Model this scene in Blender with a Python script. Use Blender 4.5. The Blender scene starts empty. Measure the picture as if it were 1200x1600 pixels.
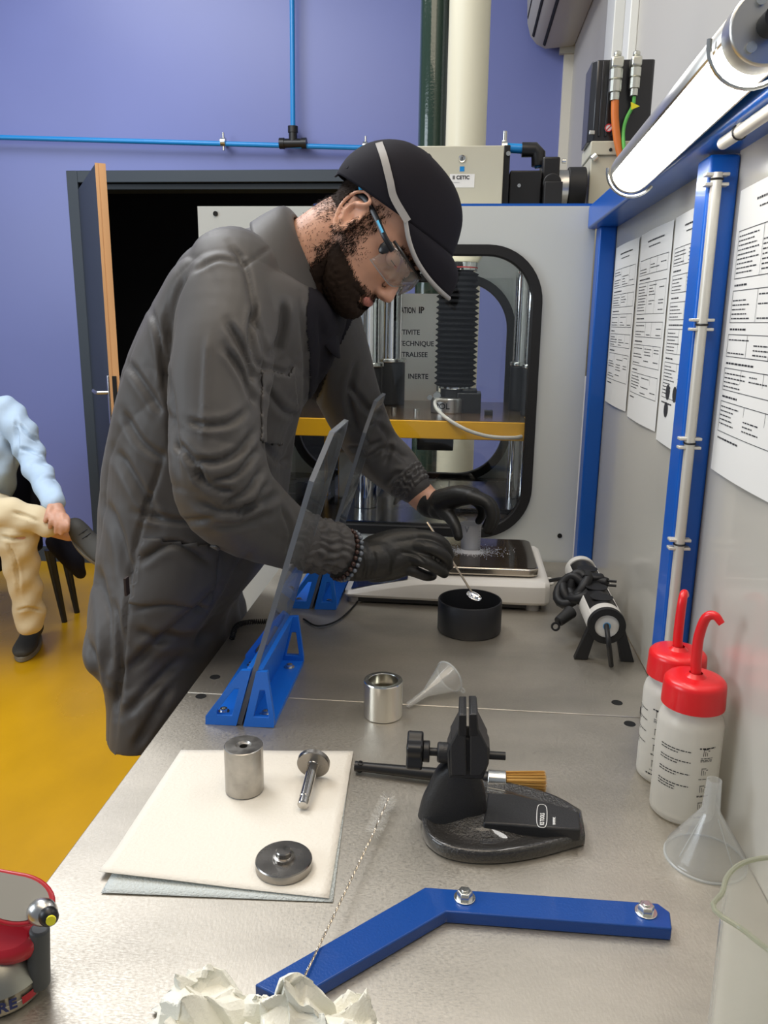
import bpy, bmesh, math, random
import numpy as np
from mathutils import Vector, Matrix, Euler
PI = math.pi
C = bpy.context.scene.collection
sc = bpy.context.scene
random.seed(7)
rng = np.random.default_rng(7)

# ------------------------------------------------------------------ camera
F = 1241.7186
CAM = Vector((0, 0, 1.42))
RV = Vector((0.99546167, 0.09438357, 0.01215727))
DV = Vector((0.03369534, -0.23010871, -0.97258141))
FV = Vector((-0.08899822, 0.96857716, -0.23224469))
cd = bpy.data.cameras.new('camera')
cam = bpy.data.objects.new('camera', cd)
C.objects.link(cam)
cd.sensor_fit = 'VERTICAL'; cd.sensor_height = 24.0; cd.sensor_width = 18.0
cd.lens = F / 1600 * 24
cd.clip_start = 0.02; cd.clip_end = 60
m = Matrix.Identity(4)
for i in range(3):
    m[i][0] = RV[i]; m[i][1] = -DV[i]; m[i][2] = -FV[i]; m[i][3] = CAM[i]
cam.matrix_world = m
sc.camera = cam
# ------------------------------------------------------------------ world, lights, exposure
sc.view_settings.view_transform = 'Standard'
sc.view_settings.look = 'None'
sc.view_settings.gamma = 1.0
sc.view_settings.use_curve_mapping = False
sc.view_settings.exposure = 0.0
w = bpy.data.worlds.new('room_air'); sc.world = w; w.use_nodes = True
w.node_tree.nodes['Background'].inputs[0].default_value = (0.80, 0.88, 1.0, 1)
w.node_tree.nodes['Background'].inputs[1].default_value = 0.27
def area(name, loc, target, sx, sy, watts, col):
    l = bpy.data.lights.new(name, 'AREA'); l.shape = 'RECTANGLE'; l.size = sx; l.size_y = sy
    l.energy = watts; l.color = col
    o = bpy.data.objects.new(name, l); C.objects.link(o); o.location = loc
    o.rotation_euler = (Vector(target) - Vector(loc)).to_track_quat('-Z', 'Y').to_euler()
    return o
area('ceiling_light_bench', (-0.1, 0.3, 3.4), (0.0, 0.6, 0.9), 2.6, 1.6, 46, (1.0, 0.85, 0.66))
area('ceiling_light_hall', (-1.6, 2.3, 3.6), (-1.2, 2.6, 0), 2.4, 1.2, 88, (0.95, 0.97, 1.0))
area('window_daylight', (-3.9, -0.2, 2.4), (-0.8, 2.2, 1.0), 2.2, 1.8, 80, (0.82, 0.91, 1.0))
# ------------------------------------------------------------------ helpers
def P(px, py, x=None, y=None, z=None):
    d = RV * (px - 600) + DV * (py - 800) + FV * F
    if x is not None: t = (x - CAM.x) / d.x
    elif y is not None: t = (y - CAM.y) / d.y
    else: t = (z - CAM.z) / d.z
    return CAM + d * t
def proj(co):
    r = np.asarray(co) - np.array(CAM)
    c = np.stack([r @ np.array(RV), r @ np.array(DV), r @ np.array(FV)], 1)
    return np.stack([600 + F * c[:, 0] / c[:, 2], 800 + F * c[:, 1] / c[:, 2], c[:, 2]], 1)

MATS = {}
def mat(name, col, rough=0.5, metal=0.0, spec=0.5, trans=0.0, ior=1.45, alpha=1.0, coat=0.0,
        noise=None, bump=None, sheen=0.0, emit=None, aniso=None, sss=0.0):
    """noise=(scale, amount, stretch) varies the colour; bump=(scale, strength, stretch)"""
    if name in MATS: return MATS[name]
    m = bpy.data.materials.new(name); m.use_nodes = True
    nt = m.node_tree; N = nt.nodes; L = nt.links
    b = N['Principled BSDF']
    c = (*col, 1)
    b.inputs['Base Color'].default_value = c
    b.inputs['Roughness'].default_value = rough
    b.inputs['Metallic'].default_value = metal
    b.inputs['Specular IOR Level'].default_value = spec
    b.inputs['Transmission Weight'].default_value = trans
    b.inputs['IOR'].default_value = ior
    b.inputs['Alpha'].default_value = alpha
    b.inputs['Coat Weight'].default_value = coat
    b.inputs['Sheen Weight'].default_value = sheen
    if sss:
        b.inputs['Subsurface Weight'].default_value = sss
        b.inputs['Subsurface Radius'].default_value = (0.012, 0.005, 0.003)
    if emit:
        b.inputs['Emission Color'].default_value = (*emit[0], 1); b.inputs['Emission Strength'].default_value = emit[1]
    tc = N.new('ShaderNodeTexCoord')
    def tex(scale, stretch, detail=6):
        mp = N.new('ShaderNodeMapping'); mp.inputs['Scale'].default_value = stretch or (1, 1, 1)
        L.new(tc.outputs['Object'], mp.inputs['Vector'])
        n = N.new('ShaderNodeTexNoise'); n.inputs['Scale'].default_value = scale; n.inputs['Detail'].default_value = detail
        L.new(mp.outputs['Vector'], n.inputs['Vector']); return n
    if noise:
        n = tex(noise[0], noise[2] if len(noise) > 2 else None)
        mr = N.new('ShaderNodeMapRange'); mr.inputs[1].default_value = 0.3; mr.inputs[2].default_value = 0.7
        mr.inputs[3].default_value = 1 - noise[1]; mr.inputs[4].default_value = 1 + noise[1]
        L.new(n.outputs['Fac'], mr.inputs[0])
        mx = N.new('ShaderNodeVectorMath'); mx.operation = 'SCALE'; mx.inputs[0].default_value = col
        L.new(mr.outputs[0], mx.inputs['Scale']); L.new(mx.outputs[0], b.inputs['Base Color'])
        mr2 = N.new('ShaderNodeMapRange'); mr2.inputs[1].default_value = 0.3; mr2.inputs[2].default_value = 0.7
        mr2.inputs[3].default_value = max(0.02, rough - noise[1] * 0.3); mr2.inputs[4].default_value = min(1, rough + noise[1] * 0.3)
        L.new(n.outputs['Fac'], mr2.inputs[0]); L.new(mr2.outputs[0], b.inputs['Roughness'])
    if bump:
        n = tex(bump[0], bump[2] if len(bump) > 2 else None, 3)
        bn = N.new('ShaderNodeBump'); bn.inputs['Strength'].default_value = bump[1]; bn.inputs['Distance'].default_value = 0.002
        L.new(n.outputs['Fac'], bn.inputs['Height']); L.new(bn.outputs[0], b.inputs['Normal'])
    MATS[name] = m
    return m

def frame(o, z, x=None):
    """matrix with origin o and local z along z"""
    z = Vector(z).normalized()
    if x is None: x = Vector((1, 0, 0)) if abs(z.x) < 0.9 else Vector((0, 1, 0))
    x = Vector(x); x = (x - z * x.dot(z)).normalized(); y = z.cross(x)
    m = Matrix.Identity(4)
    for i in range(3): m[i][0] = x[i]; m[i][1] = y[i]; m[i][2] = z[i]; m[i][3] = o[i]
    return m

class MB:
    def __init__(s): s.v = []; s.f = []; s.mi = []; s.k = 0
    def add(s, vs, fs, M=None):
        b = len(s.v)
        s.v += [tuple(M @ Vector(v)) if M is not None else tuple(v) for v in vs]
        s.f += [[i + b for i in f] for f in fs]; s.mi += [s.k] * len(fs)
        return s
    def box(s, x0, x1, y0, y1, z0, z1, M=None):
        vs = [(x, y, z) for z in (z0, z1) for y in (y0, y1) for x in (x0, x1)]
        return s.add(vs, [(0, 2, 3, 1), (4, 5, 7, 6), (0, 1, 5, 4), (2, 6, 7, 3), (0, 4, 6, 2), (1, 3, 7, 5)], M)
    def rings(s, R, close=True, caps=(1, 1), M=None):
        n = len(R[0]); vs = [p for r in R for p in r]; fs = []
        for i in range(len(R) - 1):
            for j in range(n if close else n - 1):
                k = (j + 1) % n
                fs.append((i * n + j, i * n + k, (i + 1) * n + k, (i + 1) * n + j))
        if caps[0]: fs.append(tuple(range(n))[::-1])
        if caps[1]: fs.append(tuple((len(R) - 1) * n + j for j in range(n)))
        return s.add(vs, fs, M)
    def lathe(s, prof, n=32, M=None, caps=(0, 0), a0=0, a1=2 * PI):
        full = abs(a1 - a0 - 2 * PI) < 1e-6
        cnt = n if full else n + 1
        R = [[(r * math.cos(a0 + (a1 - a0) * j / n), r * math.sin(a0 + (a1 - a0) * j / n), z) for j in range(cnt)] for r, z in prof]
        return s.rings(R, full, caps, M)
    def cyl(s, r, z0, z1, n=24, M=None, r2=None):
        return s.lathe([(r, z0), (r if r2 is None else r2, z1)], n, M, (1, 1))
    def rod(s, a, b, r, n=16, r2=None):
        a = Vector(a); b = Vector(b); return s.cyl(r, 0, (b - a).length, n, frame(a, b - a), r2)
    def tube(s, pts, r, n=10, closed=False, caps=True, flat=None, up=None):
        P_ = [Vector(p) for p in pts]; m_ = len(P_); rr = r if hasattr(r, '__len__') else [r] * m_
        R = []; X = None
        for i in range(m_):
            if closed: t = P_[(i + 1) % m_] - P_[i - 1]
            else: t = P_[min(i + 1, m_ - 1)] - P_[max(i - 1, 0)]
            t.normalize()
            if X is None:
                X = Vector(up) if up is not None else (Vector((0, 0, 1)) if abs(t.z) < 0.9 else Vector((1, 0, 0)))
            X = (X - t * X.dot(t)).normalized(); Y = t.cross(X)
            q = flat or 1.0
            R.append([P_[i] + X * (math.cos(2 * PI * j / n) * rr[i] * q) + Y * (math.sin(2 * PI * j / n) * rr[i]) for j in range(n)])
        if closed:
            b = len(s.v); s.rings(R, True, (0, 0))
            for j in range(n):
                k = (j + 1) % n; s.f.append([b + (m_ - 1) * n + j, b + (m_ - 1) * n + k, b + k, b + j]); s.mi.append(s.k)
            return s
        return s.rings(R, True, (1, 1) if caps else (0, 0))
    def ball(s, c, r, n=16, M=None, sc_=(1, 1, 1)):
        prof = []
        k = max(4, n // 2)
        R = []
        for i in range(k + 1):
            a = -PI / 2 + PI * i / k; a = max(-PI / 2 + 0.02, min(PI / 2 - 0.02, a))
            R.append([(c[0] + sc_[0] * r * math.cos(a) * math.cos(2 * PI * j / n), c[1] + sc_[1] * r * math.cos(a) * math.sin(2 * PI * j / n), c[2] + sc_[2] * r * math.sin(a)) for j in range(n)])
        return s.rings(R, True, (1, 1), M)
    def prism(s, poly, h0, h1, M=None):
        n = len(poly)
        return s.rings([[(x, y, h0) for x, y in poly], [(x, y, h1) for x, y in poly]], True, (1, 1), M)
    def hollow(s, outer, inner, h0, h1, M=None):
        """plate between two closed outlines with the same number of points"""
        n = len(outer)
        R = [[(x, y, h) for x, y in poly] for poly, h in ((outer, h0), (outer, h1), (inner, h1), (inner, h0), (outer, h0))]
        return s.rings(R, True, (0, 0), M)
    def build(s, name, m, parent=None, bevel=0.0, sharp=40, seg=2, smooth=True, subsurf=0, solid=0.0):
        me = bpy.data.meshes.new(name); me.from_pydata(s.v, [], s.f)
        ms = m if isinstance(m, (list, tuple)) else [m]
        for q in ms: me.materials.append(q)
        if len(ms) > 1: me.polygons.foreach_set('material_index', s.mi)
        bm = bmesh.new(); bm.from_mesh(me); bmesh.ops.recalc_face_normals(bm, faces=bm.faces); bm.to_mesh(me); bm.free()
        return link(name, me, parent, bevel, sharp, seg, smooth, subsurf, solid)

def link(name, me, parent=None, bevel=0.0, sharp=40, seg=2, smooth=True, subsurf=0, solid=0.0):
    o = bpy.data.objects.new(name, me); C.objects.link(o)
    if parent is not None:
        o.parent = parent
        if parent.type == 'EMPTY': o.matrix_parent_inverse = Matrix.Translation(-Vector(parent.location))
    if smooth:
        me.shade_smooth()
        if sharp and not subsurf: me.set_sharp_from_angle(angle=math.radians(sharp))
    if solid:
        q = o.modifiers.new('solidify', 'SOLIDIFY'); q.thickness = solid; q.offset = 0
    if bevel:
        q = o.modifiers.new('bevel', 'BEVEL'); q.width = bevel; q.segments = seg; q.limit_method = 'ANGLE'; q.angle_limit = math.radians(35)
    if subsurf:
        q = o.modifiers.new('subdivision', 'SUBSURF'); q.levels = subsurf; q.render_levels = subsurf
    return o
def thing(name, label, cat, loc, group=None):
    o = bpy.data.objects.new(name, None); C.objects.link(o); o.location = loc; o.empty_display_size = 0.05
    o['label'] = label; o['category'] = cat
    if group: o['group'] = group
    return o
def tag(o, label, cat, group=None):
    o['label'] = label; o['category'] = cat
    if group: o['group'] = group
    return o
def struct(o): o['kind'] = 'structure'; return o
def textobj(name, s, size, M, m, parent, bold=0.0, align='LEFT', depth=0.0002, squash=1.0):
    cu = bpy.data.curves.new(name, 'FONT'); cu.body = s; cu.size = size; cu.align_x = align; cu.extrude = depth; cu.offset = bold
    cu.resolution_u = 3
    t = bpy.data.objects.new(name, cu); C.objects.link(t)
    dg = bpy.context.evaluated_depsgraph_get(); me = bpy.data.meshes.new_from_object(t.evaluated_get(dg))
    bpy.data.objects.remove(t); bpy.data.curves.remove(cu)
    me.transform(M @ Matrix.Diagonal((squash, 1, 1, 1))); me.materials.clear(); me.materials.append(m)
    return link(name, me, parent, smooth=False)
def wall_frame(o, u, v):
    """matrix: local x along u, local y along v, z their cross product"""
    u = Vector(u).normalized(); v = Vector(v).normalized(); n = u.cross(v)
    m = Matrix.Identity(4)
    for i in range(3): m[i][0] = u[i]; m[i][1] = v[i]; m[i][2] = n[i]; m[i][3] = o[i]
    return m
def rrect(x0, x1, y0, y1, r, k=8):
    pts = []
    for cx, cy, a in ((x1 - r, y0 + r, -PI / 2), (x1 - r, y1 - r, 0), (x0 + r, y1 - r, PI / 2), (x0 + r, y0 + r, PI)):
        for i in range(k + 1):
            t = a + PI / 2 * i / k; pts.append((cx + r * math.cos(t), cy + r * math.sin(t)))
    return pts
def spline(pts, n=8):
    """Catmull-Rom through points"""
    p = [np.array(q, float) for q in pts]; p = [2 * p[0] - p[1]] + p + [2 * p[-1] - p[-2]]; out = []
    for i in range(1, len(p) - 2):
        for j in range(n):
            t = j / n
            out.append(0.5 * (2 * p[i] + (p[i + 1] - p[i - 1]) * t + (2 * p[i - 1] - 5 * p[i] + 4 * p[i + 1] - p[i + 2]) * t * t + (3 * p[i] - p[i - 1] - 3 * p[i + 1] + p[i + 2]) * t ** 3))
    out.append(p[-2]); return out
def remesh(mb, voxel, smooth_it=8, fac=0.5):
    me = bpy.data.meshes.new('tmp'); me.from_pydata(mb.v, [], mb.f)
    bm = bmesh.new(); bm.from_mesh(me); bmesh.ops.triangulate(bm, faces=[f for f in bm.faces if len(f.verts) > 4])
    bmesh.ops.recalc_face_normals(bm, faces=bm.faces); bm.to_mesh(me); bm.free()
    o = bpy.data.objects.new('tmp', me); C.objects.link(o)
    q = o.modifiers.new('r', 'REMESH'); q.mode = 'VOXEL'; q.voxel_size = voxel; q.use_smooth_shade = True
    if smooth_it:
        q = o.modifiers.new('s', 'SMOOTH'); q.factor = fac; q.iterations = smooth_it
    dg = bpy.context.evaluated_depsgraph_get(); r = bpy.data.meshes.new_from_object(o.evaluated_get(dg))
    bpy.data.objects.remove(o)
    return r
def verts(me):
    a = np.empty(len(me.vertices) * 3, np.float32); me.vertices.foreach_get('co', a); return a.reshape(-1, 3).astype(float)
def norms(me):
    a = np.empty(len(me.vertices) * 3, np.float32); me.vertices.foreach_get('normal', a); return a.reshape(-1, 3).astype(float)
def setv(me, v): me.vertices.foreach_set('co', v.astype(np.float32).ravel()); me.update()
def seg_dist(p, line):
    """distance of 2-D/3-D points to a polyline and position along it 0..1"""
    best = np.full(len(p), 1e9); par = np.zeros(len(p)); L = [np.array(q, float) for q in line]; n = len(L) - 1
    for i in range(n):
        a, b = L[i], L[i + 1]; ab = b - a
        t = np.clip(((p - a) @ ab) / (ab @ ab), 0, 1); d = np.linalg.norm(p - (a + t[:, None] * ab), axis=1)
        k = d < best; best[k] = d[k]; par[k] = (i + t[k]) / n
    return best, par
def sculpt(me, strokes):
    """press folds into cloth: each stroke is (pixel polyline, width px, depth m, kind); kinds fold, ridge, step"""
    for line, wpx, dep, kind in strokes:
        v = verts(me); nn = norms(me); q = proj(v)
        face = np.einsum('ij,ij->i', nn, np.array(CAM) - v) / np.linalg.norm(np.array(CAM) - v, axis=1)
        d, t = seg_dist(q[:, :2], spline(line, 6) if len(line) > 2 else line)
        k = (face > -0.1) & (d < 3.2 * wpx)
        x = d[k] / wpx; fade = np.clip(np.sin(PI * np.clip(t[k], 0.02, 0.98)) * 2.2, 0, 1) * np.clip(face[k] * 3 + 0.3, 0, 1)
        g = (1 - 1.6 * x * x) * np.exp(-x * x) if kind == 'fold' else np.exp(-x * x)
        v[k] -= nn[k] * (g * fade * dep)[:, None] * (1 if kind != 'ridge' else -1)
        setv(me, v)

def limb(mb, pts, n=20, sub=5):
    """rounded tapering limb; pts = (Vector, radius)"""
    c = spline([tuple(p) + (r,) for p, r in pts], sub); P_ = [Vector(q[:3]) for q in c]; rr = [q[3] for q in c]
    d0 = (P_[0] - P_[1]).normalized(); d1 = (P_[-1] - P_[-2]).normalized()
    a = []; ar = []; b = []; br = []
    for t in (0.98, 0.85, 0.6, 0.3):
        a.append(P_[0] + d0 * rr[0] * t); ar.append(rr[0] * math.sqrt(1 - t * t))
    for t in (0.3, 0.6, 0.85, 0.98):
        b.append(P_[-1] + d1 * rr[-1] * t); br.append(rr[-1] * math.sqrt(1 - t * t))
    return mb.tube(a + P_ + b, ar + rr + br, n)
def ering(a, b, hy, cy=0.0, e=2.3, n=48):
    """ring through a (back) and b (front) with half depth hy in Y"""
    a = Vector(a); b = Vector(b); c = (a + b) / 2; h = (b - a) / 2; out = []
    for j in range(n):
        t = 2 * PI * j / n; ct, st = math.cos(t), math.sin(t)
        x = math.copysign(abs(ct) ** (2 / e), ct); y = math.copysign(abs(st) ** (2 / e), st)
        out.append(c + h * x + Vector((0, hy * y + cy, 0)))
    return out
def smoothrings(R, k=4):
    n = len(R[0]); A = [np.array([tuple(p) for p in r]) for r in R]; 
    return [[Vector(p) for p in q] for q in [x.reshape(n, 3) for x in spline([a.ravel() for a in A], k)]]

# shared materials
M_blue = mat('blue_powder_coat', (0.003, 0.095, 0.46), 0.32, coat=0.15, bump=(900, 0.08))
M_bluebr = mat('bright_blue_plastic', (0.008, 0.135, 0.60), 0.38, bump=(700, 0.10))
M_steel = mat('satin_steel', (0.55, 0.54, 0.52), 0.30, 1.0)
M_chrome = mat('polished_chrome', (0.80, 0.80, 0.80), 0.06, 1.0)
M_zinc = mat('zinc_plated_steel', (0.72, 0.72, 0.68), 0.24, 1.0)
M_black = mat('black_plastic', (0.010, 0.010, 0.011), 0.38)
M_rubber = mat('black_rubber', (0.008, 0.008, 0.009), 0.55)
M_ink = mat('black_ink', (0.02, 0.02, 0.025), 0.7)
M_paper = mat('white_paper', (0.72, 0.71, 0.68), 0.6)
M_white = mat('white_lacquer', (0.62, 0.64, 0.63), 0.4)
M_hole = mat('dark_hole', (0.006, 0.006, 0.006), 0.8)
# ------------------------------------------------------------------ the room
def clear(name, tint=(0.95, 0.97, 0.97), refl=1.0, haze=0.0, hazecol=(0.8, 0.8, 0.8), rough=0.03):
    if name in MATS: return MATS[name]
    m = bpy.data.materials.new(name); m.use_nodes = True; nt = m.node_tree; N = nt.nodes; L = nt.links
    N.remove(N['Principled BSDF']); out = N['Material Output']
    t = N.new('ShaderNodeBsdfTransparent'); t.inputs[0].default_value = (*tint, 1)
    g = N.new('ShaderNodeBsdfGlossy'); g.inputs['Roughness'].default_value = rough
    fr = N.new('ShaderNodeLayerWeight'); fr.inputs[0].default_value = 0.5
    pw = N.new('ShaderNodeMath'); pw.operation = 'POWER'; pw.inputs[1].default_value = 5.0; L.new(fr.outputs['Facing'], pw.inputs[0])
    ma = N.new('ShaderNodeMath'); ma.operation = 'MULTIPLY_ADD'; ma.inputs[1].default_value = 0.9; ma.inputs[2].default_value = 0.04; L.new(pw.outputs[0], ma.inputs[0])
    mu = N.new('ShaderNodeMath'); mu.operation = 'MULTIPLY'; mu.inputs[1].default_value = refl; mu.use_clamp = True; L.new(ma.outputs[0], mu.inputs[0])
    mx = N.new('ShaderNodeMixShader'); L.new(mu.outputs[0], mx.inputs[0]); L.new(t.outputs[0], mx.inputs[1]); L.new(g.outputs[0], mx.inputs[2])
    last = mx
    if haze:
        d = N.new('ShaderNodeBsdfDiffuse'); d.inputs[0].default_value = (*hazecol, 1)
        tr = N.new('ShaderNodeBsdfTranslucent'); tr.inputs[0].default_value = (*hazecol, 1)
        ms = N.new('ShaderNodeMixShader'); ms.inputs[0].default_value = 0.45; L.new(d.outputs[0], ms.inputs[1]); L.new(tr.outputs[0], ms.inputs[2])
        m2 = N.new('ShaderNodeMixShader'); m2.inputs[0].default_value = haze; L.new(mx.outputs[0], m2.inputs[1]); L.new(ms.outputs[0], m2.inputs[2]); last = m2
    L.new(last.outputs[0], out.inputs['Surface']); MATS[name] = m; return m

YB = 4.377
M_wall = mat('blue_wall_paint', (0.155, 0.182, 0.42), 0.38, noise=(1.1, 0.05), bump=(60, 0.05))
M_floor = mat('yellow_epoxy_floor', (0.54, 0.285, 0.004), 0.30, noise=(2.6, 0.16, (1, 0.6, 1)))
M_frame = mat('dark_grey_door_paint', (0.034, 0.045, 0.058), 0.55)
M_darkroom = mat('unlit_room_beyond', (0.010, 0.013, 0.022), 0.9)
M_clad = mat('pale_wall_cladding', (0.49, 0.47, 0.43), 0.45)
M_wood = mat('bare_wood_edge', (0.56, 0.30, 0.13), 0.55, noise=(18, 0.14, (1, 1, 0.06)))
struct(MB().box(-4.6, 0.66, -1.2, 6.2, -0.05, 0).build('floor', M_floor))
DX0, DX1, DZ = -2.065, -0.62, 2.125
wb = MB().box(-4.6, DX0 - 0.0, YB, YB + 0.16, 0, 3.9).box(DX1, 0.66, YB, YB + 0.16, 0, 3.9).box(DX0, DX1, YB, YB + 0.16, DZ, 3.9)
struct(wb.build('wall_back', M_wall))
struct(MB().box(0.50, 0.66, 0.1, YB, 0, 3.9).build('wall_right', M_clad))
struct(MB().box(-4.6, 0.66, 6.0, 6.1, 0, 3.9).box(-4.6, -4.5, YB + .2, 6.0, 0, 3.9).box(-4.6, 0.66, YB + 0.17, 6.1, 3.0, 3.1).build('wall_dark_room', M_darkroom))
t = MB().box(0.455, 0.50, YB - 0.03, YB, 0, 3.9).build('trim_1', mat('cream_trim', (0.66, 0.63, 0.55), 0.4)); struct(t)
M_cream = MATS['cream_trim']
a = P(945, 40, x=0.49); 
t = MB().box(0.465, 0.50, a.y - 0.36, a.y - 0.20, 0.0, 3.9).box(0.475, 0.50, a.y - 0.6, a.y - 0.5, 0.0, 3.9).build('trim_2', mat('white_trunking', (0.72, 0.72, 0.68), 0.4), bevel=0.003); struct(t)
struct(MB().box(-4.6, DX0 - .06, YB - 0.015, YB, 0, 0.09).build('baseboard_back', M_frame))
# door 1: frame, opened leaf seen on its wooden edge, hinges, lever handle
d = bpy.data.objects.new('door_1', None); C.objects.link(d); d.location = (DX0, YB, 0); d['kind'] = 'structure'
f = MB()
for x0, x1, y0, y1 in ((DX0 - 0.06, DX0, YB - 0.02, YB + 0.16), (DX0, DX0 + 0.03, YB + 0.02, YB + 0.16), (DX1, DX1 + 0.06, YB - 0.02, YB + 0.16)):
    f.box(x0, x1, y0, y1, 0, DZ + (0.06 if x0 < DX0 or x0 >= DX1 else 0))
f.box(DX0, DX1, YB - 0.02, YB + 0.16, DZ, DZ + 0.06).box(DX0 + .03, DX1, YB + 0.02, YB + 0.16, DZ - 0.03, DZ)
f.build('door_frame', M_frame, d, bevel=0.003)
# the leaf runs from the hinge side towards the viewer
h0 = Vector((DX0 + 0.02, YB - 0.02, 0)); e = P(157, 255, z=2.085); e1 = Vector((e.x, e.y, 0))
u = (e1 - h0); Lf = u.length
LM = wall_frame(h0, u, (0, 0, 1))      # local z = out of the leaf to the right-hand side
MB().box(0.01, Lf - 0.004, 0.02, 2.085, -0.02, 0.02, LM).build('door_leaf', M_frame, d)
MB().box(Lf - 0.004, Lf + 0.001, 0.02, 2.085, -0.021, 0.006, LM).box(Lf - 0.004, Lf - 0.001, 0.02, 2.085, 0.006, 0.011, LM).box(Lf - 0.004, Lf + 0.001, 0.02, 2.085, 0.011, 0.024, LM).build('wooden_leaf_edge', M_wood, d)
lk = MB().box(Lf + 0.001, Lf + 0.004, 0.96, 1.16, -0.008, 0.012, LM); lk.build('lock_plate', M_black, d)
for sgn in (-1, 1):
    s0 = 0.02 * sgn; M2 = LM
    hb = MB().box(Lf - 0.075, Lf - 0.035, 0.93, 1.16, min(s0, s0 + .008 * sgn), max(s0, s0 + .008 * sgn), LM).build('handle_plate', M_steel, d, bevel=0.002)
    pts = [LM @ Vector(q) for q in ((Lf - .055, 1.08, s0), (Lf - .055, 1.08, s0 + .055 * sgn), (Lf - .075, 1.08, s0 + .06 * sgn), (Lf - .17, 1.08, s0 + .06 * sgn))]
    MB().tube(pts, 0.009, 10).build('door_handle', M_steel, d)
for zz in (1.92, 1.72):
    q = P(143, 350 if zz > 1.8 else 430, y=YB - 0.03)
    MB().box(q.x - 0.012, q.x + 0.012, YB - 0.045, YB - 0.02, q.z - 0.055, q.z + 0.055).build('hinge', M_zinc, d, bevel=0.003)

# compressed-air pipes
M_pipe = mat('blue_air_pipe', (0.012, 0.22, 0.56), 0.3)
a = P(-60, 213, y=YB - 0.06); b = P(640, 233, y=YB - 0.06)
pz = thing('compressed_air_pipe', 'light blue compressed air pipe clipped along the blue wall with a branch going up', 'pipe', (a.x, YB, a.z))
MB().rod(a, b, 0.0125).build('horizontal_pipe', M_pipe, pz)
j = P(458, 224, y=YB - 0.06); k = P(456, -60, y=YB - 0.06)
MB().rod(j + Vector((0, 0, 0.03)), k, 0.0125).build('riser_pipe', M_pipe, pz)
MB().rod(j - Vector((0.065, 0, 0)), j + Vector((0.065, 0, 0)), 0.023).rod(j, j + Vector((0, 0, 0.075)), 0.022).rod(j - Vector((0.07, 0, 0)), j - Vector((0.045, 0, 0)), 0.027).rod(j + Vector((0.045, 0, 0)), j + Vector((0.07, 0, 0)), 0.027).rod(j + Vector((0, 0, 0.05)), j + Vector((0, 0, 0.08)), 0.026).build('tee_fitting', M_black, pz)
for px in (349, 571):
    c = P(px, 222 if px < 400 else 228, y=YB - 0.06)
    MB().cyl(0.022, -0.012, 0.012, 16, frame(c, (1, 0, 0))).box(c.x - .008, c.x + .008, c.y, YB, c.z - .006, c.z + .006).rod(c + Vector((0, 0, .02)), c + Vector((0, 0, .045)), 0.006).rod(c - Vector((0, 0, .04)), c - Vector((0, 0, .02)), 0.006).build('pipe_clip', M_zinc, pz)
YE = 1.99
q = thing('compressed_air_elbow', 'short light blue air pipe with a black elbow turning down beside the beige box', 'pipe', P(790, 232, y=YE))
a = P(788, 231, y=YE); b = P(836, 234, y=YE); c = P(842, 262, y=YE)
MB().rod(a, b, 0.0108).rod(b, c, 0.0092).build('bent_pipe', M_pipe, q)
MB().tube([b - Vector((0.03, 0, 0)), b, b + Vector((0.008, 0, -0.008)), b - Vector((-.01, 0, 0.035))], 0.0165, 14).build('elbow_fitting', M_black, q)
MB().cyl(0.016, -0.006, 0.006, 16, frame(a, (1, 0, 0))).rod(a, a + Vector((0, 0, .035)), 0.005).build('pipe_clip', M_zinc, q)

# two columns behind the machine
def column(name, label, px0, px1, y, m, r_extra=0):
    a = P(px0, 120, y=y); b = P(px1, 120, y=y); r = (b.x - a.x) / 2; cx = (a.x + b.x) / 2
    t = thing(name, label, 'column', (cx, y, 0))
    MB().cyl(r, 0.0, 3.9, 40).build('shaft', m, t) if False else MB().cyl(r, 0.0, 3.9, 40, Matrix.Translation((cx, y, 0))).build('shaft', m, t, sharp=60)
    MB().cyl(r * 1.35, 0.0, 0.02, 40, Matrix.Translation((cx, y, 0))).build('base_plate', m, t)
    return t
column('steel_column', 'round cream coloured steel column rising behind the beige box', 699, 763, 3.0, mat('cream_column_paint', (0.60, 0.57, 0.44), 0.35))
column('gloss_green_duct', 'glossy dark green round duct just left of the cream column', 655, 700, 3.15, mat('dark_green_gloss', (0.016, 0.035, 0.024), 0.12, coat=0.6, bump=(120, 0.25)))

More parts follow.
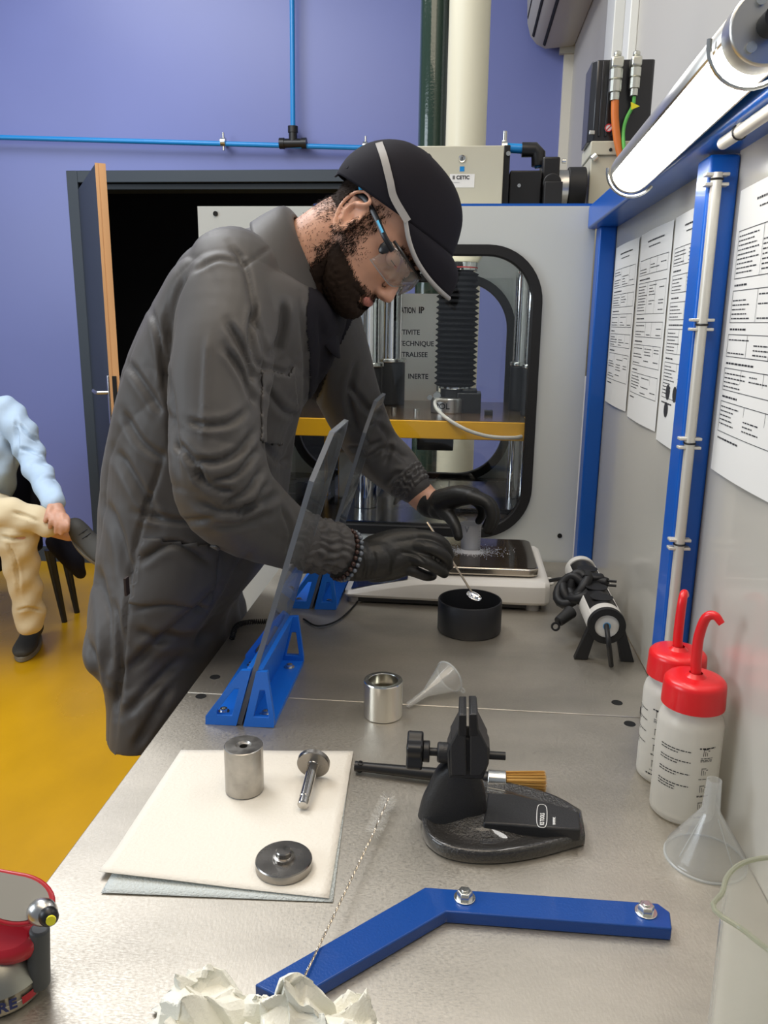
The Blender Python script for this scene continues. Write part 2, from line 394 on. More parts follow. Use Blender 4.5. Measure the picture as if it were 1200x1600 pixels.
# split air conditioner on the right wall
ac = thing('air_conditioner', 'white wall mounted air conditioner seen from below in the top corner', 'air conditioner', (0.36, 3.3, 2.5))
M_ac = mat('off_white_appliance', (0.40, 0.38, 0.33), 0.4)
y0 = 2.65; y1 = 3.45
zb = P(897, 70, x=0.50).z if False else 2.42
far = P(897, 72, x=0.497); zb = far.z; y1 = far.y; y0 = y1 - 0.95
prof = [(0.50, zb), (0.36, zb - 0.012), (0.315, zb + 0.01), (0.285, zb + 0.045), (0.268, zb + 0.10), (0.262, zb + 0.20), (0.275, zb + 0.27), (0.31, zb + 0.29), (0.50, zb + 0.29)]
R = [[(x, y, z) for x, z in prof] for y in (y0, y0 + .02, y1 - .02, y1)]
MB().rings(R).build('casing', M_ac, ac, bevel=0.006)
sl = MB()
for (xa, za), (xb, zb2) in (((0.352, zb - 0.0125), (0.345, zb - .006)), ((0.298, zb + .026), (0.292, zb + .034)), ((0.2675, zb + .105), (0.266, zb + .115))):
    sl.add([(xa - .002, y0 + .04, za), (xb - .002, y0 + .04, zb2), (xb - .002, y1 - .05, zb2), (xa - .002, y1 - .05, za), (xa + .004, y0 + .04, za), (xb + .004, y0 + .04, zb2), (xb + .004, y1 - .05, zb2), (xa + .004, y1 - .05, za)], [(0, 1, 2, 3), (4, 7, 6, 5), (0, 4, 5, 1), (1, 5, 6, 2), (2, 6, 7, 3), (3, 7, 4, 0)])
sl.build('air_slot', M_hole, ac, smooth=False)
MB().box(0.43, 0.50, y1 + 0.001, y1 + 0.03, zb - 0.03, zb + 0.02).build('mounting_bracket', M_ac, ac)

# ------------------------------------------------------------------ the workbench
B = 0.9
BX0, BX1 = -0.374, 0.302
M_bench = mat('brushed_steel_plate', (0.47, 0.435, 0.375), 0.42, 0.92, noise=(7, 0.16, (0.8, 1.5, 1)), bump=(420, 0.07, (1, 0.4, 1)))
def bench_material():
    """steel plate: fine brushing plus stains"""
    m = M_bench; nt = m.node_tree; N = nt.nodes; L = nt.links; b = N['Principled BSDF']
    tc = N.new('ShaderNodeTexCoord'); n1 = N.new('ShaderNodeTexNoise'); n1.inputs['Scale'].default_value = 700; n1.inputs['Detail'].default_value = 3
    mp = N.new('ShaderNodeMapping'); mp.inputs['Scale'].default_value = (0.35, 1, 1); L.new(tc.outputs['Object'], mp.inputs[0]); L.new(mp.outputs[0], n1.inputs['Vector'])
    mr = N.new('ShaderNodeMapRange'); mr.inputs[1].default_value = .3; mr.inputs[2].default_value = .7; mr.inputs[3].default_value = 0.38; mr.inputs[4].default_value = 0.60
    L.new(n1.outputs['Fac'], mr.inputs[0]); L.new(mr.outputs[0], b.inputs['Roughness'])
bench_material()
bench = thing('workbench', 'long steel topped workbench in front of the man, made of butted metal plates', 'workbench', (-0.03, 0.9, 0))
holes = [P(336, 1058, z=B), P(314, 1088, z=B), P(964, 1098, z=B), P(984, 1131, z=B), P(877, 875 - 2, z=B), P(857, 908, z=B)]
SY = 1.018
for (y0, y1) in ((0.10, SY - 0.0008), (SY + 0.0008, 1.742)):
    MB().box(BX0, BX1, y0, y1, B - 0.012, B).build('steel_plate', M_bench, bench, bevel=0.0012)
for i, h in enumerate(holes[:5]):
    MB().lathe([(0.0, 0.0003), (0.0062, 0.0003), (0.0075, 0.0006), (0.0078, 0.0)], 20, Matrix.Translation(h)).build('countersunk_hole', M_hole, bench)
    
lg = MB()
for x in (BX0 + .04, BX1 - .08):
    for y in (0.16, 1.66): MB().box(x, x + 0.04, y, y + 0.04, 0, B - 0.052).build('leg', M_blue, bench, bevel=0.003)
MB().box(BX0 + .03, BX1 - 0.02, 0.14, 1.72, B - 0.052, B - 0.012).build('under_frame', M_blue, bench, bevel=0.003)

# ------------------------------------------------------------------ splash panel, frame, lamp
PXX = 0.302
sp = thing('splash_panel', 'tall pale side panel in a blue steel frame along the right edge of the bench', 'panel', (PXX, 0.9, B))
M_panel = mat('pale_grey_panel', (0.50, 0.475, 0.42), 0.22, coat=0.2)
M_panel2 = M_panel
for y0, y1 in ((0.10, 0.985), (1.0, 1.745)):
    MB().box(PXX, PXX + 0.008, y0, y1, B + 0.001, 1.62).build('panel_sheet', M_panel, sp)
MB().box(0.268, PXX - .0002, 0.978, 1.026, B + 0.012, 1.606).build('middle_post', M_blue, sp, bevel=0.004, seg=3)
MB().box(0.268, PXX - .0002, 1.700, 1.7465, B + 0.001, 1.612).build('corner_post', M_blue, sp, bevel=0.004, seg=3)
MB().box(0.250, PXX + .02, 0.10, 1.7465, 1.610, 1.655).build('top_rail', M_blue, sp, bevel=0.004, seg=3)
MB().box(0.262, 0.298, 0.972, 1.03, B, B + 0.012).build('post_foot', M_black, sp, bevel=0.002)
cn = thing('cable_conduit', 'thin pale metal conduit clipped up the blue post and along the top rail', 'conduit', (0.26, 0.96, B))
M_cond = mat('pale_conduit', (0.62, 0.59, 0.52), 0.40, 0.3)
cx, cy = 0.2755, 0.970
MB().rod((cx, cy, B + 0.001), (cx, cy, 1.585), 0.0062, 14).build('vertical_tube', M_cond, cn)
a = P(1130, 224, x=0.262); b = Vector((0.262, 0.2, a.z - 0.0))
MB().rod(a, b, 0.0062, 14).build('top_tube', M_cond, cn)
for py in (295, 511, 708, 893):
    z = P(1100, py, x=cx).z
    q = MB().box(cx - .013, cx + .013, cy - .004, cy + .0085, z - .0045, z - 0.001).box(cx - .013, cx + .013, cy - .004, cy + .0085, z + .006, z + .0095).build('conduit_clip', M_cond, cn, bevel=0.0008)
    MB().lathe([(0.0066, -0.0012), (0.0076, 0), (0.0066, 0.0012)], 16, Matrix.Translation((cx, cy, z + 0.0025))).build('clip_band', M_rubber, q)
q = MB().box(0.258, 0.270, a.y - 0.06, a.y - 0.045, a.z, 1.611).build('conduit_clip', M_cond, cn, bevel=0.001)
MB().lathe([(0.0066, -0.0015), (0.0078, 0), (0.0066, 0.0015)], 16, frame((0.262, a.y - .05, a.z), (0, 1, 0))).build('clip_band', M_rubber, q)

lamp = thing('work_lamp', 'bright tubular LED work lamp fixed along the top rail at upper right', 'lamp', (0.235, 1.0, 1.62))
la = P(987, 268, x=0.222); lb = P(1184, 58, x=0.222); ld = (lb - la).normalized()
LMt = frame(la, ld, (0.0, 0, 1))
LR = 0.0265; Ll = (lb - la).length
M_alu = mat('brushed_aluminium', (0.62, 0.60, 0.56), 0.34, 1.0)
ang = math.radians(0)
# which local angle faces down and to the left
dn = LMt.to_3x3().inverted() @ Vector((-0.36, 0.0, -0.93)); a_dn = math.atan2(dn.y, dn.x)
sh = math.radians(58)
MB().lathe([(LR, 0.0), (LR, Ll)], 40, LMt, (0, 0), a_dn + sh, a_dn + 2 * PI - sh).build('lamp_body', M_alu, lamp, solid=0.002)
MB().lathe([(LR * 0.93, 0.004), (LR * 0.93, Ll - 0.002)], 24, LMt, (0, 0), a_dn - sh, a_dn + sh).build('lit_diffuser', mat('lit_diffuser', (1, 1, 1), 0.4, emit=((1.0, 0.97, 0.92), 15.0)), lamp)
MB().cyl(LR * 1.03, -0.006, 0.004, 36, LMt).build('end_cap', M_alu, lamp, bevel=0.001)
ec = MB().cyl(LR * 1.06, Ll, Ll + 0.022, 36, LMt).build('end_cap', M_alu, lamp, bevel=0.002)
for an in (0.4, 2.5, 4.5): MB().cyl(0.004, Ll + 0.022, Ll + 0.0245, 14, LMt @ Matrix.Translation((math.cos(an) * 0.019, math.sin(an) * 0.019, 0))).build('cap_screw', M_zinc, ec)
MB().cyl(0.009, Ll + 0.022, Ll + 0.04, 18, LMt).build('cable_gland', M_black, lamp)
hook = [LMt @ Vector((math.cos(a_dn + t) * LR * 1.25, math.sin(a_dn + t) * LR * 1.25, 0.006)) for t in np.linspace(-1.3, 1.3, 14)]
MB().tube(hook, 0.0022, 8).build('wire_hook', M_zinc, lamp)
hook = [LMt @ Vector((math.cos(a_dn + t) * LR * 1.25, math.sin(a_dn + t) * LR * 1.25, Ll - 0.012)) for t in np.linspace(-1.3, 1.3, 14)]
MB().tube(hook, 0.0022, 8).build('wire_hook', M_zinc, lamp)
for y_ in (la.y - .12, lb.y + .12): MB().box(0.222, 0.262, y_, y_ + .03, 1.6555, 1.659).build('lamp_bracket', M_alu, lamp)

# printed sheets on the panel
def sheet(label, y0, y1, z0, z1, seed, pict=False, grp=None):
    r = random.Random(seed); W = y1 - y0
    t = thing('paper_sheet', label, 'paper', (PXX - 0.001, (y0 + y1) / 2, z0))
    Mx = wall_frame((PXX - 0.0012, y1, z0), (0, -1, 0), (0, 0, 1))   # local x runs towards the viewer
    n = 12
    R = [[(W * i / n, y, -0.0003 - 0.003 * math.sin(PI * i / n) * math.cos(PI * y / (z1 - z0)) ** 2) for i in range(n + 1)] for y in np.linspace(0, z1 - z0, 10)]
    # sheet faces -X
    MM = Mx @ Matrix.Diagonal((1, 1, 1, 1))
    zdir = (MM.to_3x3() @ Vector((0, 0, 1))).x
    if zdir > 0: R = [[(x, y, z) for x, y, z in q] for q in R]
    s_ = -1 if zdir < 0 else 1
    R = [[(x, y, -s_ * z if False else (z if zdir > 0 else -z)) for x, y, z in q] for q in R]
    MB().rings(R, False, (0, 0), MM).build('sheet', M_paper, t)
    off = (-1 if zdir > 0 else 1)
    pr = MB(); H = z1 - z0
    def zz(x, y): return off * (0.0003 + 0.003 * math.sin(PI * min(1, max(0, x / W))) * math.cos(PI * y / H) ** 2 + 0.0003)
    def bar(xa, xb, y, h):
        k = max(1, int((xb - xa) / 0.02))
        for i in range(k):
            p, q = xa + (xb - xa) * i / k, xa + (xb - xa) * (i + 1) / k
            pr.add([(p, y, zz(p, y)), (q, y, zz(q, y)), (q, y + h, zz(q, y)), (p, y + h, zz(p, y))], [(0, 1, 2, 3)], MM)
    def words(xa, xb, y, h):
        x = xa
        while x < xb:
            w_ = r.uniform(.003, .011); bar(x, min(x + w_, xb), y, h * .72); x += w_ + 0.0018
    y = H - 0.018
    words(W * .3, W * .8, y, .0032); words(W * .35, W * .7, y - .008, .0022); y -= .026
    while y > 0.03:
        hh = r.choice((.024, .034, .05))
        if y - hh < 0.02: break
        bar(.012, W - .012, y, .0007); bar(.012, W - .012, y - hh, .0007)
        for x in (.012, W * r.uniform(.3, .45), W * r.uniform(.6, .75), W - .0126):
            pr.add([(x, y - hh, zz(x, y)), (x + .0007, y - hh, zz(x, y)), (x + .0007, y, zz(x, y)), (x, y, zz(x, y))], [(0, 1, 2, 3)], MM)
        yy = y - .006
        while yy > y - hh + .003:
            if r.random() < .85: words(.015, W * r.uniform(.25, .4), yy, .0018)
            if r.random() < .8: words(W * .45, W * r.uniform(.55, .72), yy, .0018)
            if r.random() < .4: words(W * .76, W * .9, yy, .0018)
            yy -= .0048
        y -= hh + .004
        words(.015, W * r.uniform(.2, .5), y - .004, .0028); y -= .009
    if pict:
        for i, (x, yq) in enumerate(((.05, .075), (.09, .075), (.13, .075), (.05, .05))):
            pr.add([(x + .011 * math.cos(k), yq + .011 * math.sin(k), zz(x, yq) + off * .0005) for k in np.linspace(0, 2 * PI, 17)[:-1]], [tuple(range(16))], MM)
    pr.build('printed_text', M_ink, t, smooth=False)
    return t
sheet('printed safety sheet nearest the corner of the machine, furthest back on the side panel', 1.474, 1.688, 1.268, 1.568, 1)
sheet('printed safety sheet second from the machine corner, with an empty square at its upper left', 1.246, 1.458, 1.262, 1.569, 2)
sheet('printed sheet with round black pictograms, half hidden behind the blue middle post', 1.028, 1.236, 1.252, 1.570, 3, True)
sheet('printed safety sheet nearest the camera, to the right of the metal conduit', 0.753, 0.963, 1.256, 1.565, 4)
# ------------------------------------------------------------------ enclosed press machine
MY = 1.748; MX0, MX1 = -0.567, 0.266; MT = 1.655; MB_ = 2.32
mach = thing('press_machine', 'white enclosed hydraulic press with a rounded black edged window behind the bench', 'machine', (-0.15, 2.0, 0))
M_cab = mat('white_cabinet_lacquer', (0.60, 0.63, 0.62), 0.35)
wo = (-0.468, 0.166, 0.952, 1.578)
N_ = 8
def wallplate(y0, y1, win, m, name, rad=0.115, zlow=0.02):
    """front or back plate with a rounded window: outline matched point by point"""
    inner = rrect(win[0], win[1], win[2], win[3], rad, N_)
    outer = []
    cx, cz = (win[0] + win[1]) / 2, (win[2] + win[3]) / 2
    X0, X1, Z0, Z1 = MX0, MX1, zlow, MT
    cor = [(X1, Z0), (X1, Z1), (X0, Z1), (X0, Z0)]
    for i, (x, z) in enumerate(inner):
        outer.append(cor[i // (N_ + 1)])
    T = Matrix(((1, 0, 0, 0), (0, 0, 1, 0), (0, 1, 0, 0), (0, 0, 0, 1)))
    b = MB().hollow(outer, inner, y0, y1, T)
    return b.build(name, m, mach, sharp=30)
def gasket(y0, y1, win, rad, wdt, name):
    T = Matrix(((1, 0, 0, 0), (0, 0, 1, 0), (0, 1, 0, 0), (0, 0, 0, 1)))
    o = rrect(win[0] - 0.001, win[1] + 0.001, win[2] - 0.001, win[3] + 0.001, rad, 12); i = rrect(win[0] + wdt, win[1] - wdt, win[2] + wdt, win[3] - wdt, rad - wdt, 12)
    return MB().hollow(o, i, y0, y1, T).build(name, M_rubber, mach, bevel=0.003)
wallplate(MY, MY + 0.004, (wo[0], wo[1], wo[2], wo[3]), M_cab, 'front_door')
gasket(MY - 0.010, MY + 0.012, wo, 0.116, 0.021, 'window_gasket')
wr = (-0.49, 0.150, 0.968, 1.552)
wallplate(MB_ - 0.004, MB_, wr, M_cab, 'back_plate', 0.15)
gasket(MB_ - 0.018, MB_ + 0.006, wr, 0.151, 0.022, 'window_gasket')
M_pane = clear('clear_window_pane', (0.97, 0.98, 0.98), 1.0)
MB().box(wo[0] + .01, wo[1] - .01, MY + .003, MY + .007, wo[2] + .01, wo[3] - .01).build('window_pane', M_pane, mach)
MB().box(wr[0] + .01, wr[1] - .01, MB_ - .008, MB_ - .004, wr[2] + .01, wr[3] - .01).build('window_pane', M_pane, mach)
for x0, x1, n in ((MX0, MX0 + .004, 'side_plate'), (MX1 - .004, MX1, 'side_plate')):
    MB().box(x0, x1, MY + .0045, MB_ - .0045, 0.02, MT).build(n, M_cab, mach)
MB().box(MX0, MX1, MY + .0045, MB_ - .0045, MT - .006, MT).build('top_plate', M_cab, mach)
e = MB().box(MX0 + .25, MX1, MY + .001, MY + .03, MT, MT + .005); e.build('blue_top_edge', M_blue, mach)
# chamber floor with dark bed
MB().box(MX0 + .005, MX1 - .005, MY + .005, MB_ - .005, 0.962, 0.978).build('chamber_floor', mat('worn_steel_bed', (0.30, 0.29, 0.28), 0.25, 1.0, noise=(7, 0.3)), mach)
MB().box(-0.02, 0.14, 1.86, 2.2, 0.979, 0.990).build('dark_bed_plate', mat('dark_oily_steel', (0.05, 0.05, 0.055), 0.2, 0.9), mach, bevel=0.002)
for x, z in ((-0.528, 1.640), (0.257, 1.626), (-0.53, 1.0), (0.235, 0.96)):
    MB().cyl(0.0052, -0.001, 0.002, 18, frame((x, MY, z), (0, -1, 0))).build('fixing_hole', M_hole, mach)
# platen
pf = 1.80; zt = P(600, 655, y=pf).z; zb = P(600, 684, y=pf).z
yb = P(650, 618, z=zt).y
M_yel = mat('yellow_machine_paint', (0.80, 0.42, 0.012), 0.35)
M_ptop = mat('oily_platen_top', (0.22, 0.145, 0.09), 0.18, 0.7, noise=(6, 0.25))
plat = MB().box(-0.455, 0.158, pf, min(yb, 2.26), zb, zt - .001).build('yellow_platen', M_yel, mach, bevel=0.002)
MB().box(-0.452, 0.155, pf + .003, min(yb, 2.26) - .003, zt - .001, zt + .0005).build('platen_top', M_ptop, mach)
MB().box(-0.10, -0.01, 1.95, 2.05, zb - .05, zb).build('ram_block', M_black, mach, bevel=.003)
# guide columns
def col(px, w, y, collar=True, n='guide_column'):
    a = P(px, 520, y=y); r = w / 2 / F * (y / 0.98)
    T = Matrix.Translation((a.x, y, 0))
    c_ = MB().cyl(r, 0.979, 1.60, 32, T).build(n, M_chrome, mach, sharp=60)
    if collar:
        MB().cyl(r * 1.32, zt, zt + 0.112, 32, T).build('guide_bush', M_rubber, mach, bevel=.003)
        MB().cyl(r * 1.42, zt + 0.112, zt + 0.122, 32, T).build('bush_ring', M_zinc, mach, bevel=.002)
    return a.x
col(573, 37, 1.90); col(609, 36, 2.14); col(812, 17, 2.05); col(829, 13, 1.93)
col(350, 37, 1.90)
for x, w, c_ in ((-0.335, 0.010, M_yel), (-0.318, .012, M_rubber), (-0.300, .008, M_yel), (-0.285, .012, M_black)):
    MB().rod((x, 2.0, 0.979), (x, 2.0, 1.6), w / 2).build('energy_cable', c_, mach)
MB().box(-0.30, -0.20, 1.98, 2.22, 0.979, 1.10).build('white_block', M_cab, mach, bevel=.004)
MB().box(-.42, .12, MY + .03, MY + .045, 1.625, 1.64).build('added_fill_strip', mat('added_fill_glow', (1, 1, 1), .4, emit=((.97, .97, .95), 22.0)), mach)  # glowing strip added to brighten the chamber, not a fitting of the press
# bellows
by = 2.0; bx = P(714, 510, y=by).x; z0 = P(714, 603, y=by).z; z1 = P(714, 424, y=by).z
prof = []; nf = 21
for i in range(nf):
    zz = z0 + (z1 - z0) * i / nf; h = (z1 - z0) / nf
    big = 0.052 * (1.0 if i < nf - 3 else 0.93)
    prof += [(0.0425, zz), (big, zz + h * .42), (big, zz + h * .5)]
prof.append((0.034, z1))
MB().lathe(prof, 40, Matrix.Translation((bx, by, 0))).build('rubber_bellows', mat('matt_bellows_rubber', (.006, .006, .007), .85, spec=.15), mach, sharp=25)
T = Matrix.Translation((bx, by, 0))
MB().lathe([(0, z1 + .02), (0.047, z1 + .02), (0.060, z1 + .045), (0.060, z1 + .075), (0, z1 + .075)], 36, T).build('upper_flange', mat('cream_machine_paint', (.62, .57, .42), .4), mach)
cl = MB().cyl(0.045, z1, z1 + .021, 36, T).build('hose_clamp', M_chrome, mach, bevel=.002)
MB().cyl(0.0455, z1 + .006, z1 + .009, 36, T).build('clamp_band', mat('dark_red_band', (.25, .02, .02), .4), cl)
MB().cyl(0.040, z0 - .006, z0, 36, T).build('hose_clamp', M_chrome, mach, bevel=.001)
MB().cyl(0.036, z0 - .03, z0 - .006, 36, T).build('bellows_neck', M_rubber, mach)
a = P(692, 640, y=1.97)
M_hub = Matrix.Translation((a.x + .012, 1.975, 0))
hub = MB().cyl(0.042, zt, z0 - .026, 36, M_hub).build('steel_hub', M_steel, mach, bevel=.003)
hb = P(683, 618, y=1.93)
MB().cyl(.009, -.012, .012, 18, frame((hb.x, 1.93, z0 - .018), (0, -1, 0))).cyl(.006, .012, .016, 14, frame((hb.x, 1.93, z0 - .018), (0, -1, 0))).build('adjusting_screw', M_zinc, mach)
MB().cyl(.006, -.012, .012, 14, frame((hb.x - .018, 1.94, z0 - .024), (0, -1, 0))).build('adjusting_screw', M_zinc, mach)
a = P(714, 637, y=1.96); b = P(751, 637, y=1.96)
MB().box(a.x, b.x, 1.95, 2.02, zt, zt + .05).box(a.x + .012, b.x - .01, 1.955, 2.01, zt + .05, zt + .058).build('switch_block', M_black, mach, bevel=.002)
MB().box(P(757, 640, y=1.93).x, P(770, 640, y=1.93).x, 1.92, 1.94, zt, zt + .012).build('small_bolt_head', M_black, mach, bevel=.002)
MB().cyl(.008, zt, zt + .012, 12, Matrix.Translation((P(614, 640, y=1.95).x, 1.95, 0))).build('platen_bolt', M_zinc, mach)
MB().cyl(.007, zt, zt + .012, 12, Matrix.Translation((P(651, 640, y=1.93).x, 1.93, 0))).build('platen_bolt', M_zinc, mach)
textobj('stamped_letters', 'POL', 0.020, wall_frame((P(679, 634, y=1.93).x, 1.9325, zt + .012), (1, 0, 0), (0, 0, 1)), M_black, hub, 0.0003)
hose = [P(706, 626, y=1.95), P(682, 626, y=1.90), P(682, 638, y=1.84), P(700, 655, y=1.80), P(730, 672, y=1.785), P(765, 682, y=1.785), P(800, 684, y=1.79), P(815, 682, y=1.80)]
MB().tube(spline(hose, 6), .0042, 10).build('clear_hose', mat('pale_plastic_hose', (.62, .60, .55), .3), mach)
MB().rod(P(606, 822, y=1.80), P(625, 765, y=2.05), .006).build('support_strut', M_black, mach)
# notice hanging behind the back window
nt_ = thing('printed_notice', 'white notice with bold capital lettering taped inside the back window of the press', 'notice', P(640, 690, y=MB_ - .02))
y = MB_ - .0215
a = P(575, 458, y=y); b = P(686, 458, y=y); c = P(650, 607, y=y); c2 = P(650, 612, y=y)
ntz = P(640, 640, y=y).z
MB().box(a.x, b.x, y, y + .0005, max(ntz, 1.16), a.z).build('sheet', M_paper, nt_)
def line(s, px, py, size, bold=.0006, sq=1.0, al='LEFT'):
    q = P(px, py, y=y - .0006); textobj('lettering', s, size, wall_frame(q, (1, 0, 0), (0, 0, 1)), M_ink, nt_, bold, al, squash=sq)
line('ATION', 626, 489, .0225, .0006, .60); line('IP', 654, 489, .0235, .001, .85)
line('ACTIVITE', 656, 523, .0195, .0004, .92, 'RIGHT'); line('TECHNIQUE', 678, 541, .0195, .0004, .92, 'RIGHT'); line('CENTRALISEE', 668, 558, .0195, .0004, .92, 'RIGHT'); line('INERTE', 669, 592, .0195, .0004, .92, 'RIGHT')

# ------------------------------------------------------------------ on top of the machine
M_bei = mat('beige_enclosure_paint', (0.50, 0.48, 0.38), 0.4)
y = 1.88; a = P(655, 228, y=y); b = P(784, 318, y=y)
bx_ = thing('beige_control_box', 'beige metal box with a round lock and small label on top of the press', 'box', (a.x, y, MT))
MB().box(a.x - .01, b.x, y, y + .2, MT + .001, a.z).build('box_body', M_bei, bx_, bevel=.002)
q = P(722, 248, y=y)
lk = MB().lathe([(0, .004), (.004, .004), (.0045, .002), (.0075, .003), (.0085, 0)], 24, frame(q, (0, -1, 0))).build('cam_lock', M_zinc, bx_)
MB().box(q.x - .001, q.x + .001, y - .0048, y - .0038, q.z - .003, q.z + .003).build('key_slot', M_hole, lk)
q = P(722, 264, y=y)
MB().box(q.x - .005, q.x + .005, y - .0008, y, q.z - .005, q.z + .005).build('blue_sticker', M_pipe, bx_)
a2 = P(703, 272, y=y); b2 = P(741, 293, y=y)
lb = MB().box(a2.x, b2.x, y - .0006, y, b2.z, a2.z).build('name_label', M_paper, bx_)
q = P(707, 280, y=y - .001); textobj('lettering', 'II CETIC', .0105, wall_frame(q, (1, 0, 0), (0, 0, 1)), M_ink, lb, .0003)
q = P(707, 285, y=y - .001); textobj('fine_print', '_________', .0035, wall_frame(q, (1, 0, 0), (0, 0, 1)), M_ink, lb)
# drive train
dr = thing('drive_coupling', 'row of black bearing housings and couplings beside the beige box on the press', 'coupling', P(830, 318, y=1.95))
yy = 1.93
def X(px, py=290, y=yy): return P(px, py, y=y).x
def Z(py, px=840, y=yy): return P(px, py, y=y).z
MB().box(X(785), X(795), yy, yy + .12, MT + .001, Z(226)).build('end_flange', M_black, dr, bevel=.002)
MB().box(X(796), X(846), yy, yy + .12, MT + .001, Z(266)).build('bearing_housing', M_black, dr, bevel=.003)
MB().cyl(.004, 0, .002, 16, frame(P(811, 290, y=yy), (0, -1, 0))).build('housing_screw', M_zinc, dr)
MB().box(X(847), X(874), yy + .01, yy + .1, MT + .001, Z(243)).build('clamp_housing', M_black, dr, bevel=.004)
MB().cyl((X(878) - X(848)) / 2 * .95, 0, .04, 28, frame(Vector((X(862), yy - .012, Z(287))), (0, 1, 0))).box(X(849), X(877), yy - .03, yy + .01, MT + .001, Z(287)).build('cable_gland_block', M_rubber, dr, bevel=.002)
cyx = frame(Vector((X(868), yy + .06, Z(288))), (1, 0, 0))
MB().cyl(.040, 0, X(896) - X(868), 30, cyx).build('steel_shaft', M_steel, dr)
MB().cyl(.046, X(891) - X(868), X(919) - X(868), 30, cyx).build('black_coupling', M_rubber, dr, bevel=.002)
MB().rod((X(792), yy - .004, Z(240)), (X(792), yy + .001, Z(240)), .005).build('fitting', M_zinc, dr)
MB().rod((X(876), yy, Z(252)), (X(882), yy, Z(252)), .005).build('fitting', M_zinc, dr)
# servo motor on its beige gearbox
my = 1.97
gb = thing('gearbox', 'beige angular gearbox housing under the black servo motor', 'gearbox', P(960, 318, y=my))
gx0 = X(920, 300, my); gx1 = X(1000, 300, my) + .04
MB().box(gx0, gx1, my, my + .13, 1.30, P(940, 243, y=my).z).build('gearbox_body', M_bei, gb, bevel=.002)
MB().box(gx0 - .003, gx1, my - .006, my + .135, P(940, 243, y=my).z, P(940, 221, y=my).z).build('gearbox_flange', M_bei, gb, bevel=.002)
MB().cyl(.0035, 0, .002, 14, frame(P(954, 234, y=my - .006), (0, -1, 0))).build('flange_screw', M_hole, gb)
MB().rod(P(925, 249, y=my - .004), P(932, 243, y=my - .004), .008).build('corner_bolt', M_zinc, gb)
mo = thing('servo_motor', 'black finned servo motor with two metal plugs standing upright behind the lamp', 'motor', P(965, 220, y=my))
mz0 = P(960, 221, y=my).z; mz1 = P(960, 93, y=my).z; mx0 = X(922, 160, my) ; mx1 = X(1019, 160, my)
M_mot = mat('black_motor_paint', (.012, .012, .015), .3, coat=.3)
body = MB(); cc = [(mx0 + .012, my), (mx1 - .004, my), (mx1, my + .004), (mx1, my + .10), (mx1 - .012, my + .11), (mx0 + .012, my + .11), (mx0, my + .10), (mx0, my + .014)]
body.prism(cc, mz0, mz1); body.build('motor_body', M_mot, mo, bevel=.002)
for i in range(3):
    x = mx0 + .022 + i * .014
    MB().box(x, x + .005, my - .005, my + .001, mz0 + .01, mz1 - .004).build('cooling_fin', M_mot, mo, bevel=.001)
for px in (925, 1006): 
    c = P(px, 207, y=my - .006); MB().box(c.x - .006, c.x + .006, my - .008, my, c.z - .004, c.z + .004).build('flange_screw', M_zinc, mo, bevel=.001)
c = P(951, 200, y=my - .006)
st = MB().cyl(.0085, 0, .001, 24, frame(c, (0, -1, 0))).build('warning_sticker', mat('white_red_sticker', (.7, .65, .65), .5), mo)
MB().lathe([(.0065, .0012), (.0085, .0012), (.0085, .0016), (.0065, .0016), (.0065, .0012)], 24, frame(c, (0, -1, 0))).box(-.006, .006, -.001, .001, .0012, .0016, frame(c, (0, -1, 0)) @ Matrix.Rotation(.8, 4, 'Z')).build('red_ring', mat('sign_red', (.5, .02, .03), .5), st)
M_plug = mat('nickel_plug', (.62, .62, .55), .3, .9)
for px, s_, bot in ((962, 1.0, 157), (992, .85, 150)):
    y_ = my - .022
    top = P(px + 2, 84, y=y_); b_ = P(px - 1, bot, y=y_)
    x = (top.x + b_.x) / 2; H_ = top.z - b_.z
    T = Matrix.Translation((x, y_, b_.z))
    pl = MB().lathe([(0, 0), (.010 * s_, 0), (.010 * s_, H_ * .16), (.0135 * s_, H_ * .18), (.0135 * s_, H_ * .42), (.011 * s_, H_ * .44), (.0145 * s_, H_ * .46), (.0145 * s_, H_ * .66), (.012 * s_, H_ * .68)], 12, T, (0, 1)).build('round_plug', M_plug, mo, sharp=25)
    MB().box(x - .013 * s_, x + .013 * s_, y_ - .012, my, b_.z + H_ * .68, b_.z + H_ * .93).cyl(.008, 0, .012, 14, frame((x, y_ + .002, b_.z + H_ * .93), (0, 0, 1))).build('plug_angle_housing', M_plug, mo, bevel=.004)
def cab(name, label, pts, y_, r, m, cat='cable'):
    L_ = [P(px, py, y=yy_) for px, py, yy_ in pts]
    o = MB().tube(spline(L_, 8), r, 12).build(name, m); tag(o, label, cat); return o
ym = my - .022
cab('motor_cable', 'thick orange cable dropping from the left plug of the servo motor', [(961, 157, ym), (961, 185, ym), (964, 215, ym), (969, 240, ym), (974, 262, ym), (970, 290, ym + .02)], ym, .0085, mat('orange_cable', (.60, .16, .03), .45))
cab('signal_cable', 'thin green cable curving down from the right plug of the servo motor', [(991, 151, ym), (989, 165, ym), (979, 185, ym), (974, 205, ym), (975, 230, ym - .01), (980, 250, ym - .01)], ym, .004, mat('green_cable', (.10, .42, .08), .45))
c = P(991, 166, y=ym - .006)
tg = MB().add([(c.x - .008, c.y, c.z + .009), (c.x + .012, c.y, c.z), (c.x - .006, c.y, c.z - .007), (c.x - .008, c.y + .001, c.z + .009), (c.x + .012, c.y + .001, c.z), (c.x - .006, c.y + .001, c.z - .007)], [(0, 1, 2), (5, 4, 3), (0, 3, 4, 1), (1, 4, 5, 2), (2, 5, 3, 0)]).build('warning_tag', mat('yellow_tag', (.7, .6, .02), .5))
tag(tg, 'tiny yellow triangular tag on the green cable', 'tag')
